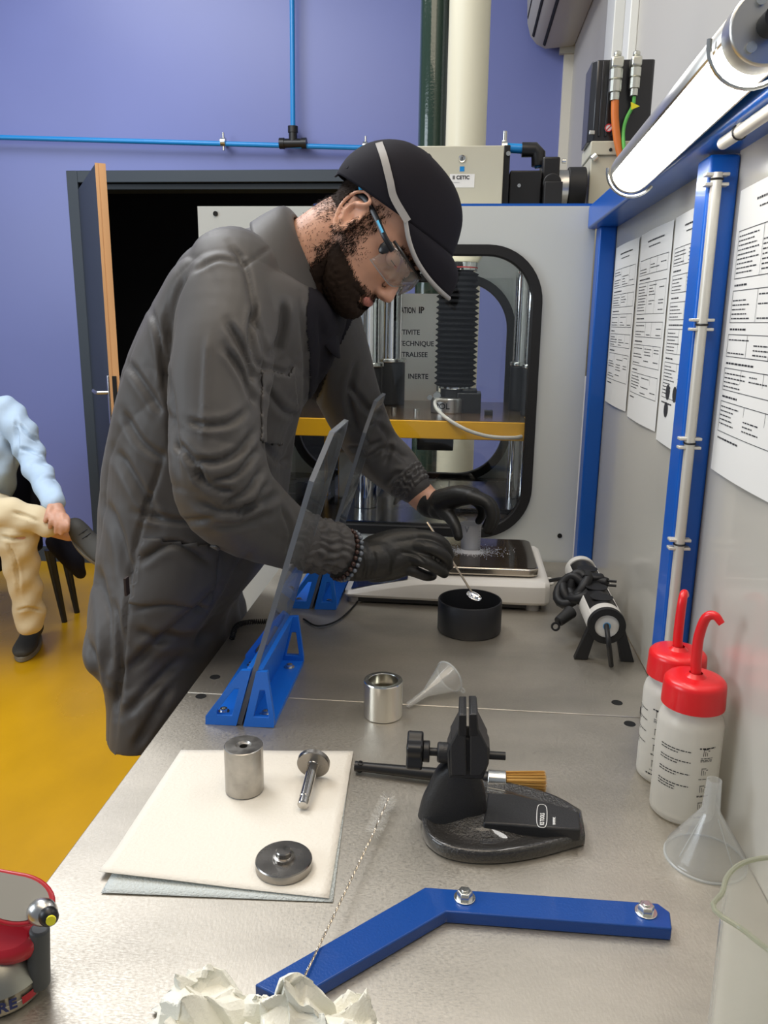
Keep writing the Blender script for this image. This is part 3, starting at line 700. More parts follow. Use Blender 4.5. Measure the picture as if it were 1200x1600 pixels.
# ------------------------------------------------------------------ things on the bench
def hexbolt(mb, o, n=(0, 0, 1), r=.0065, h=.005, washer=.0095):
    T = frame(o, n); mb.cyl(washer, 0, .0012, 24, T)
    mb.lathe([(r, .0012), (r, .0012 + h * .8), (r * .86, .0012 + h)], 6, T, (0, 1))
    mb.cyl(r * .45, .0012 + h, .0024 + h, 12, T); return mb
def socketbolt(mb, o, n=(0, 0, 1), r=.005, h=.005):
    T = frame(o, n); mb.cyl(r * 1.6, 0, .001, 20, T); mb.lathe([(r, .001), (r, h), (r * .6, h), (r * .55, h - .003), (0, h - .003)], 18, T); return mb

# acrylic shields standing in blue slotted feet
M_acr = clear('clear_acrylic', (.96, .975, .975), 1.0, haze=.03, hazecol=(.75, .78, .80))
M_acre = clear('acrylic_cut_edge', (.80, .84, .88), 1.0, haze=.6, hazecol=(.26, .28, .32), rough=.2)
Y0 = .931
def bracket(dx, dy, label):
    t = thing('shield_foot', label, 'bracket', (-.27 + dx, 1.03 + dy, B), 'blue feet holding the clear shields')
    def q(px, py): 
        p = P(px, py, y=Y0); return (p.x + dx, p.z)
    T = Matrix(((1, 0, 0, 0), (0, 0, 1, 0), (0, 1, 0, 0), (0, 0, 0, 1)))
    L_ = [q(321, 1132), q(321, 1119), q(376, 1048), q(392, 1048), q(369, 1134)]; L_ = [(x, max(z, B)) for x, z in L_]
    R_ = [q(380, 1136), q(400, 1050), q(417, 1050), q(428, 1124), q(428, 1137)]; R_ = [(x, max(z, B)) for x, z in R_]
    def hole(poly, c, s): 
        return [(c[0] + (x - c[0]) * s, c[1] + (z - c[1]) * s) for x, z in poly]
    def cen(poly): return (sum(p[0] for p in poly) / len(poly), sum(p[1] for p in poly) / len(poly))
    for poly in (L_, R_):
        c = cen(poly); c = (c[0], c[1] - .006)
        for ya in (Y0 + dy, Y0 + dy + .200):
            MB().hollow(poly, hole(poly, c, .48), ya, ya + .008, T).build('gusset', M_bluebr, t, bevel=.0012)
    sl = .012
    # rails beside the slot and base strips
    for base_in, base_out, side in ((L_[4], L_[0], 'L'), (R_[0], R_[4], 'R')):
        top = L_[3] if side == 'L' else R_[1]; w_ = -.007 if side == 'L' else .007
        rail = [(base_in[0], B), (base_in[0] + w_, B), (top[0] + w_, top[1]), (top[0], top[1])]
        MB().prism(rail, Y0 + dy + .008, Y0 + dy + .200, T).build('slotted_rail', M_bluebr, t, bevel=.001)
        x0, x1 = sorted((base_in[0] + w_, base_out[0]))
        MB().box(x0, x1, Y0 + dy + .008, Y0 + dy + .200, B, B + .006).build('base_strip', M_bluebr, t)
        xc = (x0 + x1) / 2
        for yy in (Y0 + dy + .026, Y0 + dy + .176): socketbolt(MB(), (xc, yy, B + .006)).build('foot_bolt', M_zinc, t)
    return t
bracket(0, 0, 'nearer of the two bright blue slotted feet, crossing the seam in the bench')
bracket(.014, .444, 'further bright blue slotted foot, partly hidden under the man\'s right cuff')
def shield(dx, dy, label, ch_):
    t = thing('clear_shield', label, 'screen', (-.27 + dx, 1.04 + dy, B))
    u = Vector((.302, 0, 1)).normalized(); O = Vector((-.2745 + dx, Y0 + dy + .003, B + .001))
    Mx = wall_frame(O, (0, 1, 0), u)            # local x along the bench, y up the sheet
    Hs = .400; Wd = .203
    poly = [(0, 0), (Wd, 0), (Wd, Hs - .018), (Wd - .012, Hs), (ch_, Hs), (0, Hs - .055)]
    c = (Wd / 2, Hs / 2); inn = [(c[0] + (x - c[0]) * (1 - .006 / Wd * 2), c[1] + (y - c[1]) * (1 - .003 / Hs * 2)) for x, y in poly]
    inn = [(min(max(x, .0022), Wd - .0022), min(max(y, .002), Hs - .0022)) for x, y in poly]; inn[5] = (.0022, Hs - .0565); inn[4] = (ch_ + .0012, Hs - .0022); inn[3] = (Wd - .0132, Hs - .0022); inn[2] = (Wd - .0022, Hs - .019)
    MB().prism(inn, -.0030, .0030, Mx).build('sheet', M_acr, t, smooth=False)
    MB().hollow(poly, inn, -.0033, .0033, Mx).build('cut_edge', M_acre, t, smooth=False)
shield(0, 0, 'clear acrylic shield with cut corners in the nearer blue foot', .060)
shield(.012, .444, 'clear acrylic shield in the further blue foot, its top showing the yellow plate', .030)

# electronic scale
M_sw = mat('white_moulded_plastic', (.66, .64, .60), .35)
sc_ = thing('electronic_scale', 'white electronic bench scale with a square dark steel pan', 'scale', (-.01, 1.53, B))
body = MB()
def sec(x, zt, y0=1.412, y1=1.665): return [Vector((x, y0 + .006, B + .012)), Vector((x, y0, B + .018)), Vector((x, y0 + .002, zt - .008)), Vector((x, y0 + .012, zt)), Vector((x, y1 - .01, zt + .004)), Vector((x, y1, zt - .006)), Vector((x, y1, B + .012))]
R = [sec(x, z, y0) for x, z, y0 in ((-.205, B + .021, 1.424), (-.198, B + .023, 1.414), (-.150, B + .035, 1.412), (-.075, B + .050, 1.411), (-.045, B + .054, 1.410), (.150, B + .056, 1.408), (.170, B + .056, 1.410), (.180, B + .050, 1.420))]
body.rings(R, True, (1, 1)).build('housing', M_sw, sc_, bevel=.004, seg=3, sharp=50)
MB().box(-.19, .165, 1.422, 1.66, B + .003, B + .012).build('shadow_gap_slab', M_black, sc_)  # black slab stands in for the shadow gap under the housing
for x, y in ((.150, 1.430), (-.185, 1.434), (.150, 1.645), (-.185, 1.645)):
    MB().cyl(.014, .0002, .011, 20, Matrix.Translation((x, y, B))).build('foot', mat('grey_foot', (.25, .24, .23), .5), sc_)
MB().tube([(.178, 1.47, B + .035), (.190, 1.475, B + .036), (.194, 1.49, B + .036), (.190, 1.505, B + .036), (.178, 1.51, B + .035)], .003, 8).build('side_lug', M_sw, sc_)
# control strip lies on the sloping left end
cs = MB(); cs.add([(-.192, 1.425, B + .0265), (-.085, 1.425, B + .0502), (-.085, 1.62, B + .0545), (-.192, 1.62, B + .0305)], [(0, 1, 2, 3)]); cs.build('control_panel', mat('dark_blue_panel', (.012, .02, .06), .2), sc_, smooth=False)
px0, px1, py0, py1 = -.048, .160, 1.438, 1.648
o = rrect(px0, px1, py0, py1, .018, 8); i = rrect(px0 + .003, px1 - .003, py0 + .003, py1 - .003, .016, 8)
MB().prism(o, B + .059, B + .074).build('steel_pan', mat('warm_steel', (.60, .54, .46), .22, 1.0), sc_, bevel=.003, seg=3)
MB().prism(i, B + .0738, B + .0752).build('dark_pan_top', mat('dark_glossy_pan', (.055, .042, .032), .12, .6, coat=.5), sc_)
PZ = B + .0752
# beaker
bk = P(735, 861, z=PZ); bkx, bky = bk.x, bk.y + .020
M_pp = clear('frosted_polypropylene', (.98, .98, .99), 1.0, haze=.70, hazecol=(.97, .98, 1.0), rough=.25)
bt = thing('small_beaker', 'small translucent plastic beaker standing on the scale pan', 'beaker', (bkx, bky, PZ))
T = Matrix.Translation((bkx, bky, PZ + .0003))
hb_ = P(735, 818, y=bky).z - PZ
MB().lathe([(0, 0), (.0185, 0), (.0197, .0015), (.0207, hb_ - .003), (.0225, hb_), (.0215, hb_ + .0004), (.0198, hb_ - .0035), (.0188, .0025), (0, .0015)], 40, T).build('wall', M_pp, bt, sharp=50)
sp = MB(); 
for k in (0, 1): pass
MB().add([(bkx - .013, bky - .0205, PZ + hb_ - .001), (bkx - .004, bky - .0215, PZ + hb_ - .001), (bkx - .0085, bky - .027, PZ + hb_ + .0005), (bkx - .0085, bky - .0207, PZ + hb_ - .014)], [(0, 2, 3), (2, 1, 3)]).build('spout', clear('pale_plastic_lip', (.9, .9, .92), 1.0, haze=.6, hazecol=(.8, .82, .86)), bt, solid=.0006)
MB().cyl(.0186, .003, .0115, 30, T).build('white_powder', mat('white_powder', (.80, .81, .85), .9), bt)
g_ = MB()
for k in range(7):
    z_ = PZ + .006 + k * .0055; w_ = .003 if k % 2 else .0055
    a = [-.75 + w_ / .0205 * j / 3 for j in range(4)]
    g_.rings([[(bkx + .0212 * math.cos(q), bky + .0212 * math.sin(q), z_ + dz) for q in a] for dz in (0, .0006)], False, (0, 0))
g_.build('scale_marks', mat('grey_print', (.25, .27, .3), .6), bt, smooth=False)['kind'] = 'stuff'
# spilt granules
g = MB(); r_ = random.Random(3)
for k in range(1500):
    a = r_.uniform(0, 2 * PI); d = abs(r_.gauss(0, .030)); x = bkx - .004 + d * math.cos(a) * 1.35; y = bky - .018 + d * math.sin(a) * .75
    if not (px0 + .006 < x < px1 - .006 and py0 + .004 < y < py1 - .01): continue
    s = r_.uniform(.0004, .0011); c = (x, y, PZ)
    g.add([(x - s, y, PZ + .0001), (x, y - s, PZ + .0001), (x + s, y, PZ + .0001), (x, y + s, PZ + .0001), (x, y, PZ + s * 1.2)], [(0, 1, 4), (1, 2, 4), (2, 3, 4), (3, 0, 4), (3, 2, 1, 0)])
for k in range(1500):
    x = bkx + r_.gauss(-.001, .0105); y = bky - .029 + r_.gauss(0, .006); s = r_.uniform(.0006, .0014)
    if y < py0 + .004: continue
    g.add([(x - s, y, PZ + .0001), (x, y - s, PZ + .0001), (x + s, y, PZ + .0001), (x, y + s, PZ + .0001), (x, y, PZ + s * 1.2)], [(0, 1, 4), (1, 2, 4), (2, 3, 4), (3, 0, 4), (3, 2, 1, 0)])
o = g.build('spilt_granules', MATS['white_powder'], smooth=False); o['kind'] = 'stuff'; tag(o, 'white granules scattered on the dark pan around the small beaker', 'powder')
# cup and spoon
cx_, cy_, cr = .031, 1.311, .0552
cp = MB().lathe([(0, 0), (cr - .002, 0), (cr, .003), (cr, .0545), (cr - .001, .056), (cr - .003, .056), (cr - .0035, .05), (cr - .0035, .004), (0, .004)], 56, Matrix.Translation((cx_, cy_, B + .0003))).build('round_tin', mat('matt_black_tin', (.014, .015, .018), .42), sharp=40)
tag(cp, 'round open black tin in front of the scale, under the spoon', 'container')
s0 = P(668, 816, y=1.335); s1 = P(700, 866, y=1.292); s2 = P(737, 925, y=1.296)
spn = thing('metal_spoon', 'long handled metal spoon held over the black tin', 'spoon', s2)
MB().tube(spline([s0, s1, s2], 8), .0022, 10, flat=.6).build('handle', mat('warm_polished_steel', (.72, .62, .48), .2, 1.0), spn)
dd = (s2 - s1).normalized(); T = frame(s2 + dd * .008, (0.15, -.45, .85), dd)
bw = []
for k in range(7):
    u = k / 6 * PI / 2; bw.append([(.0135 * math.cos(a) * math.sin(u + .001), .0085 * math.sin(a) * math.sin(u + .001), -.004 * math.cos(u)) for a in np.linspace(0, 2 * PI, 25)[:-1]])
MB().rings(bw, True, (1, 0), T).build('bowl', M_chrome, spn, sharp=0, solid=.0008)

# aluminium ring
ar_ = thing('aluminium_cup', 'bright turned aluminium cup with a thick rim standing by the small funnel', 'metal part', (-.0885, .985, B))
T = Matrix.Translation((-.0885, .985, B + .0003))
MB().lathe([(0, 0), (.0255, 0), (.0265, .001), (.0265, .050), (.0258, .0512), (.0200, .0512), (.0195, .0505), (.0195, .024), (0, .024)], 56, T).build('turned_body', mat('turned_aluminium', (.80, .79, .74), .18, 1.0, bump=(900, .06, (.1, .1, 1))), ar_, sharp=30)
MB().lathe([(0, .0243), (.013, .0243), (.013, .034), (0, .034)], 40, T).build('inner_boss', mat('warm_turned_steel', (.70, .62, .48), .22, 1.0), ar_, sharp=30)
# small funnel lying down
M_fun = clear('clear_funnel_plastic', (.97, .975, .97), 1.4, haze=.17, hazecol=(.88, .88, .86), rough=.15)
M_funr = clear('milky_plastic_rim', (.86, .87, .87), 1.2, haze=.50, hazecol=(.80, .81, .80), rough=.2)
Tp = P(637, 1102, z=B + .005); Mc = P(702, 1057, z=B + .0235)
ax = (Mc - Tp); Lf_ = ax.length; T = frame(Tp, ax)
sf = thing('small_funnel', 'small clear plastic funnel lying on its side behind the aluminium cup', 'funnel', Tp)
rm = .0235
MB().lathe([(.0040, 0), (.0058, Lf_ * .42), (.0075, Lf_ * .47), (rm, Lf_ * .97), (rm, Lf_), (rm - .001, Lf_), (.0065, Lf_ * .48), (.0048, Lf_ * .42), (.0032, 0), (.0040, 0)], 40, T).build('cone', M_fun, sf, sharp=30)
MB().tube([T @ Vector((rm * math.cos(a), rm * math.sin(a), Lf_)) for a in np.linspace(0, 2 * PI, 41)[:-1]], .0013, 8, True).build('rim', M_funr, sf)
tb = P(729, 1077, z=B + .010); tbd = (tb - Mc); tbd = tbd - ax.normalized() * tbd.dot(ax.normalized()); tbd.normalize()
c = Mc + tbd * (rm + .004); MB().lathe([(.0025, -.0006), (.0048, -.0006), (.0048, .0006), (.0025, .0006), (.0025, -.0006)], 18, frame(c, ax)).build('hanging_tab', M_funr, sf)

# paper towels with steel parts
M_tow = mat('cream_paper_towel', (.72, .68, .60), .85, bump=(260, .35)); M_tow2 = mat('grey_blue_paper_towel', (.52, .56, .55), .85, bump=(380, .9))
def towel(c4, z, lift, m, name, label):
    n = 24; rows = []
    a, b_, c, d_ = [P(*q, z=B) for q in c4]     # front-left, back-left, back-right, front-right
    for j in range(n + 1):
        v_ = j / n; L_ = a.lerp(b_, v_); R_ = d_.lerp(c, v_); row = []
        for i in range(n + 1):
            u_ = i / n; p = L_.lerp(R_, u_); h = z + lift * (math.exp(-(v_ / .10) ** 2) * (1 - u_) ** 1.2 * 1.0 + .25 * math.exp(-((u_ - .62) / .012) ** 2) * 0 + .10 * math.sin(u_ * 5 + v_ * 3) ** 2)
            row.append((p.x, p.y, B + h))
        rows.append(row)
    o = MB().rings(rows, False, (0, 0)).build(name, m, sharp=0, solid=.0005); tag(o, label, 'paper towel', 'folded paper towels'); return o
towel([(158, 1397), (282, 1180), (549, 1184), (520, 1411)], .0010, .0006, M_tow2, 'paper_towel', 'lower grey-white embossed paper towel sticking out under the cream one')
towel([(155, 1371), (283, 1175), (552, 1177), (514, 1408)], .0026, .0040, M_tow, 'paper_towel', 'cream paper towel on top, carrying three steel parts')
TZ = B + .0040
M_die = mat('worn_tool_steel', (.42, .40, .37), .33, 1.0, noise=(60, .18)); M_die2 = mat('dark_turned_steel', (.33, .31, .285), .26, 1.0, noise=(30, .12))
d1 = thing('steel_die', 'upright steel cylinder with a bored hole standing on the paper towel', 'metal part', (-.2265, .785, TZ))
MB().lathe([(.0045, .0535), (.0075, .0535), (.0088, .0552), (.0208, .0552), (.0216, .0545), (.0216, .0008), (.0208, 0), (.0045, 0), (.0045, .0535)], 56, Matrix.Translation((-.2265, .785, TZ))).build('bored_cylinder', M_die, d1, sharp=30)
MB().cyl(.0048, .001, .040, 24, Matrix.Translation((-.2265, .785, TZ))).build('dark_bore', M_hole, d1)
E_ = P(473, 1259, z=TZ + .0062); Dc = P(489, 1196, z=TZ + .0190); ax = (E_ - Dc); T = frame(Dc, ax); Lr = ax.length
pl_ = thing('steel_plunger', 'steel plunger with a round head lying on the paper towel', 'metal part', E_)
MB().lathe([(0, -.007), (.0182, -.007), (.0190, -.006), (.0190, -.001), (.0182, 0), (.0065, 0)], 48, T).build('disc_head', M_die2, pl_, sharp=30)
MB().lathe([(.0068, 0), (.0062, .001), (.0062, Lr - .012), (.0056, Lr - .011), (.0056, Lr - .009), (.0062, Lr - .008), (.0062, Lr - .001), (.0054, Lr), (0, Lr)], 32, T).build('rod', mat('polished_rod_steel', (.55, .53, .50), .14, 1.0), pl_, sharp=30)
dk = thing('steel_disc', 'flat round steel cap with a central boss on the front of the paper towel', 'metal part', (-.154, .660, TZ))
T = Matrix.Translation((-.154, .660, TZ))
MB().lathe([(0, 0), (.0262, 0), (.0275, .001), (.0275, .0085), (.0266, .0095), (.0108, .0095)], 64, T).build('disc', M_die2, dk, sharp=30)
MB().lathe([(.0108, .0095), (.0104, .0125), (.0082, .0128), (.0076, .0130), (.0076, .0175), (.0068, .0185), (0, .0188)], 40, T).build('boss', M_die2, dk, sharp=30)

# blue bent bar with two bolts
bar = thing('bent_blue_bar', 'flat blue painted steel bar bent in the middle, lying at the front of the bench', 'bar', (.02, .63, B))
tz = B + .0125
pl = [(398, 1538), (664, 1386), (1028, 1411), (1047, 1425), (1050, 1451), (697, 1424), (452, 1566)]
poly = [(P(x, y, z=tz).x, P(x, y, z=tz).y) for x, y in pl]
MB().prism(poly, B + .0003, tz).build('flat_bar', mat('deep_blue_paint', (.003, .052, .26), .30, coat=.2, bump=(500, .1)), bar, bevel=.0012)
for q in ((726, 1403), (1009, 1425)): hexbolt(MB(), P(*q, z=tz), r=.0072, h=.0065, washer=.0098).build('hex_bolt', M_zinc, bar, bevel=.0004)

# wire brush with clear bristles
w0 = P(453, 1573, z=tz + .004); w1 = P(584, 1300, z=B + .013); w2 = P(607, 1247, z=B + .011)
wb_ = thing('bottle_brush', 'thin twisted wire bottle brush with white nylon bristles, crossing the blue bar', 'brush', w0)
tw = MB(); n = 260
for ph in (0, PI):
    pts = []
    for k in range(n + 1):
        t = k / n; p = w0.lerp(w1, t) if t < .82 else None
        p = w0.lerp(w1, min(1, t / .82)) if t < .82 else w1.lerp(w2, (t - .82) / .18)
        a = t * 2 * PI * 62 + ph; pts.append(p + Vector((math.cos(a) * .0007, 0, math.sin(a) * .0007)))
    tw.tube(pts, .00055, 5)
tw.build('twisted_wire', mat('fine_steel_wire', (.50, .44, .36), .3, 1.0), wb_)
bb = MB(); ax = (w2 - w1).normalized(); X_ = Vector((0, 0, 1)).cross(ax).normalized(); Z_ = ax.cross(X_)
for k in range(700):
    t = r_.random(); a = r_.uniform(0, 2 * PI); p = w1.lerp(w2, t); d_ = X_ * math.cos(a) + Z_ * math.sin(a); e = p + d_ * .0095 + ax * r_.uniform(-.001, .003)
    if e.z < B + .0008: e.z = B + .0008
    s_ = ax * .00012; bb.add([p - s_, p + s_, e + s_, e - s_], [(0, 1, 2, 3)])
o = bb.build('bristles', clear('white_nylon', (.9, .9, .9), .6, haze=.5, hazecol=(.85, .84, .80)), wb_, smooth=False); o['kind'] = 'stuff'

# small bench vise
vs = thing('bench_vise', 'small black cast iron vise with a dished base and a black knob', 'vise', (.06, .72, B))
M_vis = mat('glossy_hammered_black', (.030, .028, .026), .22, coat=.8, bump=(380, .9)); M_vism = mat('dark_cast_iron', (.020, .020, .021), .42, bump=(500, .2))
fr = [(659, 1300), (664, 1318), (680, 1334), (705, 1345), (745, 1351), (790, 1350), (840, 1342), (885, 1330), (913, 1322)]
bk2 = [(907, 1283), (870, 1262), (820, 1246), (770, 1236), (720, 1232), (690, 1240), (670, 1262), (661, 1282)]
poly = [(P(x, y, z=B).x, P(x, y, z=B).y) for x, y in fr + bk2]
pc = [tuple(q) for q in spline([(*p, 0) for p in poly[:9]], 4)] + [tuple(q) for q in spline([(*p, 0) for p in poly[9:] + [poly[0]]], 4)][:-1]
c = Vector((sum(p[0] for p in pc) / len(pc), sum(p[1] for p in pc) / len(pc) + .012, 0))
def rg_(s, z, sh=0): return [(c.x + (p[0] - c.x) * s, c.y + (p[1] - c.y) * s + sh, z) for p in pc]
MB().rings([rg_(.985, B + .0003), rg_(1, B + .002), rg_(1.0, B + .013), rg_(.975, B + .0150), rg_(.93, B + .0150), rg_(.82, B + .0125), rg_(.68, B + .0130), rg_(.55, B + .0175), rg_(.42, B + .0225), rg_(.15, B + .0235)], True, (1, 1)).build('dished_base', M_vis, vs, sharp=50)
# raised tail plateau
pt = [(755, 1285), (762, 1238), (800, 1240), (860, 1254), (905, 1268), (908, 1296), (860, 1293), (800, 1288)]
ty = B + .0245
pq = [(P(x, y, z=ty).x, P(x, y, z=ty).y) for x, y in pt]
MB().prism(pq, B + .010, ty).build('tail_plateau', M_vism, vs, bevel=.002, seg=2)
lgo = P(853, 1260, z=ty + .0003)
tx = (P(877, 1289, z=ty) - P(853, 1260, z=ty)).normalized(); tyv = Vector((0, 0, 1)).cross(tx)
M_wp = mat('white_print', (.75, .75, .73), .5)
lb_ = textobj('maker_lettering', 'KS TOOLS', .0062, wall_frame(P(850, 1289, z=ty + .0003), (P(851, 1262, z=ty) - P(850, 1289, z=ty)), (P(845, 1275, z=ty) - P(856, 1275, z=ty))), M_wp, vs, .0001, squash=.72)
ov = []
a_ = P(847, 1293, z=ty + .0004); b_ = P(848, 1257, z=ty + .0004); dv = (b_ - a_).normalized(); sv = Vector((0, 0, 1)).cross(dv); cc_ = (a_ + b_) / 2 + sv * .0005; hl = (b_ - a_).length / 2
ovp = [cc_ + dv * (hl * math.copysign(abs(math.cos(t)) ** .6, math.cos(t))) + sv * (.0052 * math.copysign(abs(math.sin(t)) ** .6, math.sin(t))) for t in np.linspace(0, 2 * PI, 33)[:-1]]
MB().tube(ovp, .0004, 5, True).build('oval_outline', M_wp, vs)
textobj('maker_lettering', 'WWW.', .004, wall_frame(P(868, 1289, z=ty + .0003), dv, sv), M_wp, vs, .0001)
# tower
vy = .750; zt2 = P(713, 1200, y=.732).z - B
def tw_(z, hx, hy, cx, cy=vy, e=2.4): return [(cx + hx * math.copysign(abs(math.cos(t)) ** (2 / e), math.cos(t)), cy + hy * math.copysign(abs(math.sin(t)) ** (2 / e), math.sin(t)), z) for t in np.linspace(0, 2 * PI, 41)[:-1]]
cxv = P(713, 1240, y=vy).x
MB().rings(smoothrings([[Vector(p) for p in r] for r in (tw_(B + .010, .037, .019, cxv - .003), tw_(B + .02 + zt2 * .12, .034, .018, cxv - .002), tw_(B + zt2 * .60, .029, .017, cxv), tw_(B + zt2 * .84, .022, .016, cxv + .001), tw_(B + zt2 * .97, .012, .012, cxv + .002), tw_(B + zt2, .004, .005, cxv + .002))], 4), True, (1, 1)).build('tower', M_vism, vs, sharp=60)
# jaws
T = Matrix(((1, 0, 0, 0), (0, 0, 1, 0), (0, 1, 0, 0), (0, 0, 0, 1)))
yj = vy - .022
def q(px, py): p = P(px, py, y=yj); return (p.x, p.z)
jl = [q(704, 1213), q(703, 1165), q(716, 1140), q(717, 1116), q(726, 1116), q(728, 1145), q(730, 1213)]
jr = [q(734, 1213), q(734, 1145), q(735, 1115), q(746, 1116), q(748, 1140), q(763, 1170), q(763, 1195), q(752, 1213)]
MB().prism(jl, yj, yj + .040, T).build('jaw', M_vism, vs, bevel=.0015)
MB().prism(jr, yj, yj + .040, T).build('jaw', M_vism, vs, bevel=.0015)
MB().prism([q(716, 1150), q(717, 1117), q(729, 1117), q(729, 1150)], yj - .0008, yj + .041, T).build('jaw_pad', M_black, vs, bevel=.0008)
MB().prism([q(733, 1150), q(733, 1116), q(745, 1116), q(746, 1150)], yj - .0008, yj + .041, T).build('jaw_pad', M_black, vs, bevel=.0008)
MB().prism([q(701, 1222), q(698, 1180), q(706, 1158), q(758, 1160), q(766, 1178), q(764, 1200), q(755, 1224)], yj + .006, yj + .034, T).build('jaw_carrier', M_vism, vs, bevel=.002)
sy = yj + .018; kz = P(700, 1176, y=sy).z
MB().rod((P(645, 1175, y=sy).x, sy, kz), (P(790, 1178, y=sy).x, sy, kz), .0042, 16).build('screw_spindle', M_black, vs)
MB().rod((P(683, 1175, y=sy).x, sy, kz), (P(706, 1177, y=sy).x, sy, kz), .0105, 24).build('threaded_boss', M_vism, vs, bevel=.002)
kn = []; kx0 = P(636, 1172, y=sy).x; kx1 = P(661, 1172, y=sy).x
prof = [((.0175 + .0028 * math.cos(5 * t)) * math.cos(t), (.0175 + .0028 * math.cos(5 * t)) * math.sin(t)) for t in np.linspace(0, 2 * PI, 61)[:-1]]
MB().prism(prof, 0, kx1 - kx0, frame((kx0, sy, kz), (1, 0, 0))).build('lobed_knob', M_black, vs, bevel=.002)
MB().rod((kx1, sy, kz), (kx1 + .007, sy, kz), .011, 24).build('knob_collar', M_black, vs, bevel=.001)
for o_ in [o for o in bpy.data.objects if o.parent == vs]: pass

# paint brush behind the vise
z_ = B + .0085
a = P(555, 1197, z=z_); b_ = P(680, 1210, z=z_ + .002); c_ = P(762, 1217, z=z_ + .004); d_ = P(790, 1219, z=z_ + .004); e_ = P(851, 1221, z=z_ + .003)
pb = thing('round_paint_brush', 'round brush with a black handle, steel ferrule and tan bristles behind the vise', 'brush', a)
hp = spline([a, a.lerp(b_, .2), a.lerp(b_, .6), b_, c_], 6)
MB().tube(hp, [.0062 if k < 3 else .0050 + .0035 * k / len(hp) for k in range(len(hp))], 14).build('handle', M_black, pb)
MB().lathe([(.0024, -.0066), (.0034, -.0066), (.0034, .0066), (.0024, .0066), (.0024, -.0066)], 16, frame(a + (b_ - a).normalized() * .006, (0.1, -.3, 1))).build('hanging_hole', M_rubber, pb)
MB().rod(c_, d_, .0105, 28).build('ferrule', M_zinc, pb, bevel=.0006)
br_ = MB(); ax = (e_ - d_).normalized(); X_ = Vector((0, 0, 1)).cross(ax).normalized(); Z_ = ax.cross(X_); Lb = (e_ - d_).length
for k in range(1500):
    rr = math.sqrt(r_.random()) * .0098; t = r_.uniform(0, 2 * PI); p = d_ + X_ * (rr * math.cos(t)) + Z_ * (rr * math.sin(t)); q_ = d_ + ax * (Lb * r_.uniform(.93, 1.02)) + X_ * (rr * 1.2 * math.cos(t)) + Z_ * (rr * 1.2 * math.sin(t))
    s_ = (X_ * r_.uniform(-1, 1) + Z_ * r_.uniform(-1, 1)).normalized() * .00028
    br_.add([p - s_, p + s_, q_ + s_ * .5, q_ - s_ * .5], [(0, 1, 2, 3)])
o = br_.build('bristles', mat('tan_bristle', (.62, .36, .09), .6), pb, smooth=False); o['kind'] = 'stuff'

# wash bottles
M_bot = clear('milky_bottle_plastic', (.97, .96, .94), .9, haze=.55, hazecol=(.92, .90, .84), rough=.3)
M_red = mat('red_plastic', (.72, .012, .016), .33, coat=.2)
def washbottle(x, y, tube_px, ty, label, face):
    t = thing('wash_bottle', label, 'bottle', (x, y, B), 'wash bottles against the side panel')
    T = Matrix.Translation((x, y, B + .0003)); r = .0338
    MB().lathe([(0, .001), (r - .004, 0), (r - .0005, .003), (r, .006), (r, .108), (r - .002, .116), (r - .007, .1225), (r - .009, .126), (r - .0085, .133), (r - .0095, .133), (r - .0095, .126), (r - .0082, .122), (r - .0032, .1155), (r - .0012, .108), (r - .0012, .007), (0, .003)], 56, T).build('bottle_wall', M_bot, t, sharp=50)
    cp = [(0, .1595), (.022, .1595), (.0285, .1580), (.0312, .155), (.0318, .152), (.0325, .132), (.0325, .1285), (.030, .1285)]
    MB().lathe(cp[::-1], 56, T).build('screw_cap', M_red, t, sharp=40)
    MB().lathe([(.011, .1593), (.009, .161), (.0068, .1635)], 30, T).build('nozzle_collar', M_red, t, sharp=40)
    pts = [Vector((x, y, B + .159))] + [P(px, py, y=yy) for px, py, yy in tube_px]
    n_ = len(spline(pts, 8)); MB().tube(spline(pts, 8), [.0055 - .0022 * (k / n_) ** 3 for k in range(n_)], 14).build('bent_nozzle', M_red, t)
    MB().rod((x, y, B + .012), (x, y, B + .13), .0022, 10).build('dip_tube', M_funr, t)
    pr = MB(); rr = r + .0003
    def arc(a0, a1, z, h):
        k = max(1, int(abs(a1 - a0) * rr / .003)); 
        pr.rings([[(x + rr * math.cos(a0 + (a1 - a0) * i / k), y + rr * math.sin(a0 + (a1 - a0) * i / k), B + zz) for i in range(k + 1)] for zz in (z, z + h)], False, (0, 0))
    R2 = random.Random(5)
    def ln(a0, a1, z, h):
        a = a0
        while a < a1: w_ = R2.uniform(.05, .13); arc(a, min(a + w_, a1), z, h); a += w_ + .022
    f0 = face - .95
    for z in (.088, .085, .076, .073, .062, .059, .048, .045, .042): ln(f0 - .25, f0 + (.75 if z in (.088, .076, .062, .048) else .35), z, .0012)
    ln(face + .02, face + .55, .093, .0016)
    for z in (.082, .080, .0785, .058, .0385, .0375, .0185): ln(face + .08, face + .48, z, .0008)
    for z0 in (.085, .063, .043, .023):
        for k in range(3):
            a0 = face + .15 + k * .06; arc(a0, a0 + .018, z0, .007 - k * .0015)
        arc(face + .14, face + .30, z0 + .0072, .0009); arc(face + .30, face + .36, z0 + .0055, .0009)
    ln(face - .05, face + .3, .0125, .0018)
    pr.build('printed_instructions', M_ink, t, sharp=0)
    return t
washbottle(.2595, .806, [(1088, 1030, .806), (1092, 995, .806), (1103, 966, .802), (1117, 962, .797), (1128, 975, .792)], .8, 'nearer red capped wash bottle with printed instructions, its nozzle bent to the right', -1.55)
washbottle(.2600, .8775, [(1059, 1000, .8775), (1062, 970, .8775), (1066, 940, .8785), (1069, 927, .886), (1072, 930, .896)], .87, 'rear red capped wash bottle, half hidden behind its twin, nozzle pointing away', -2.5)
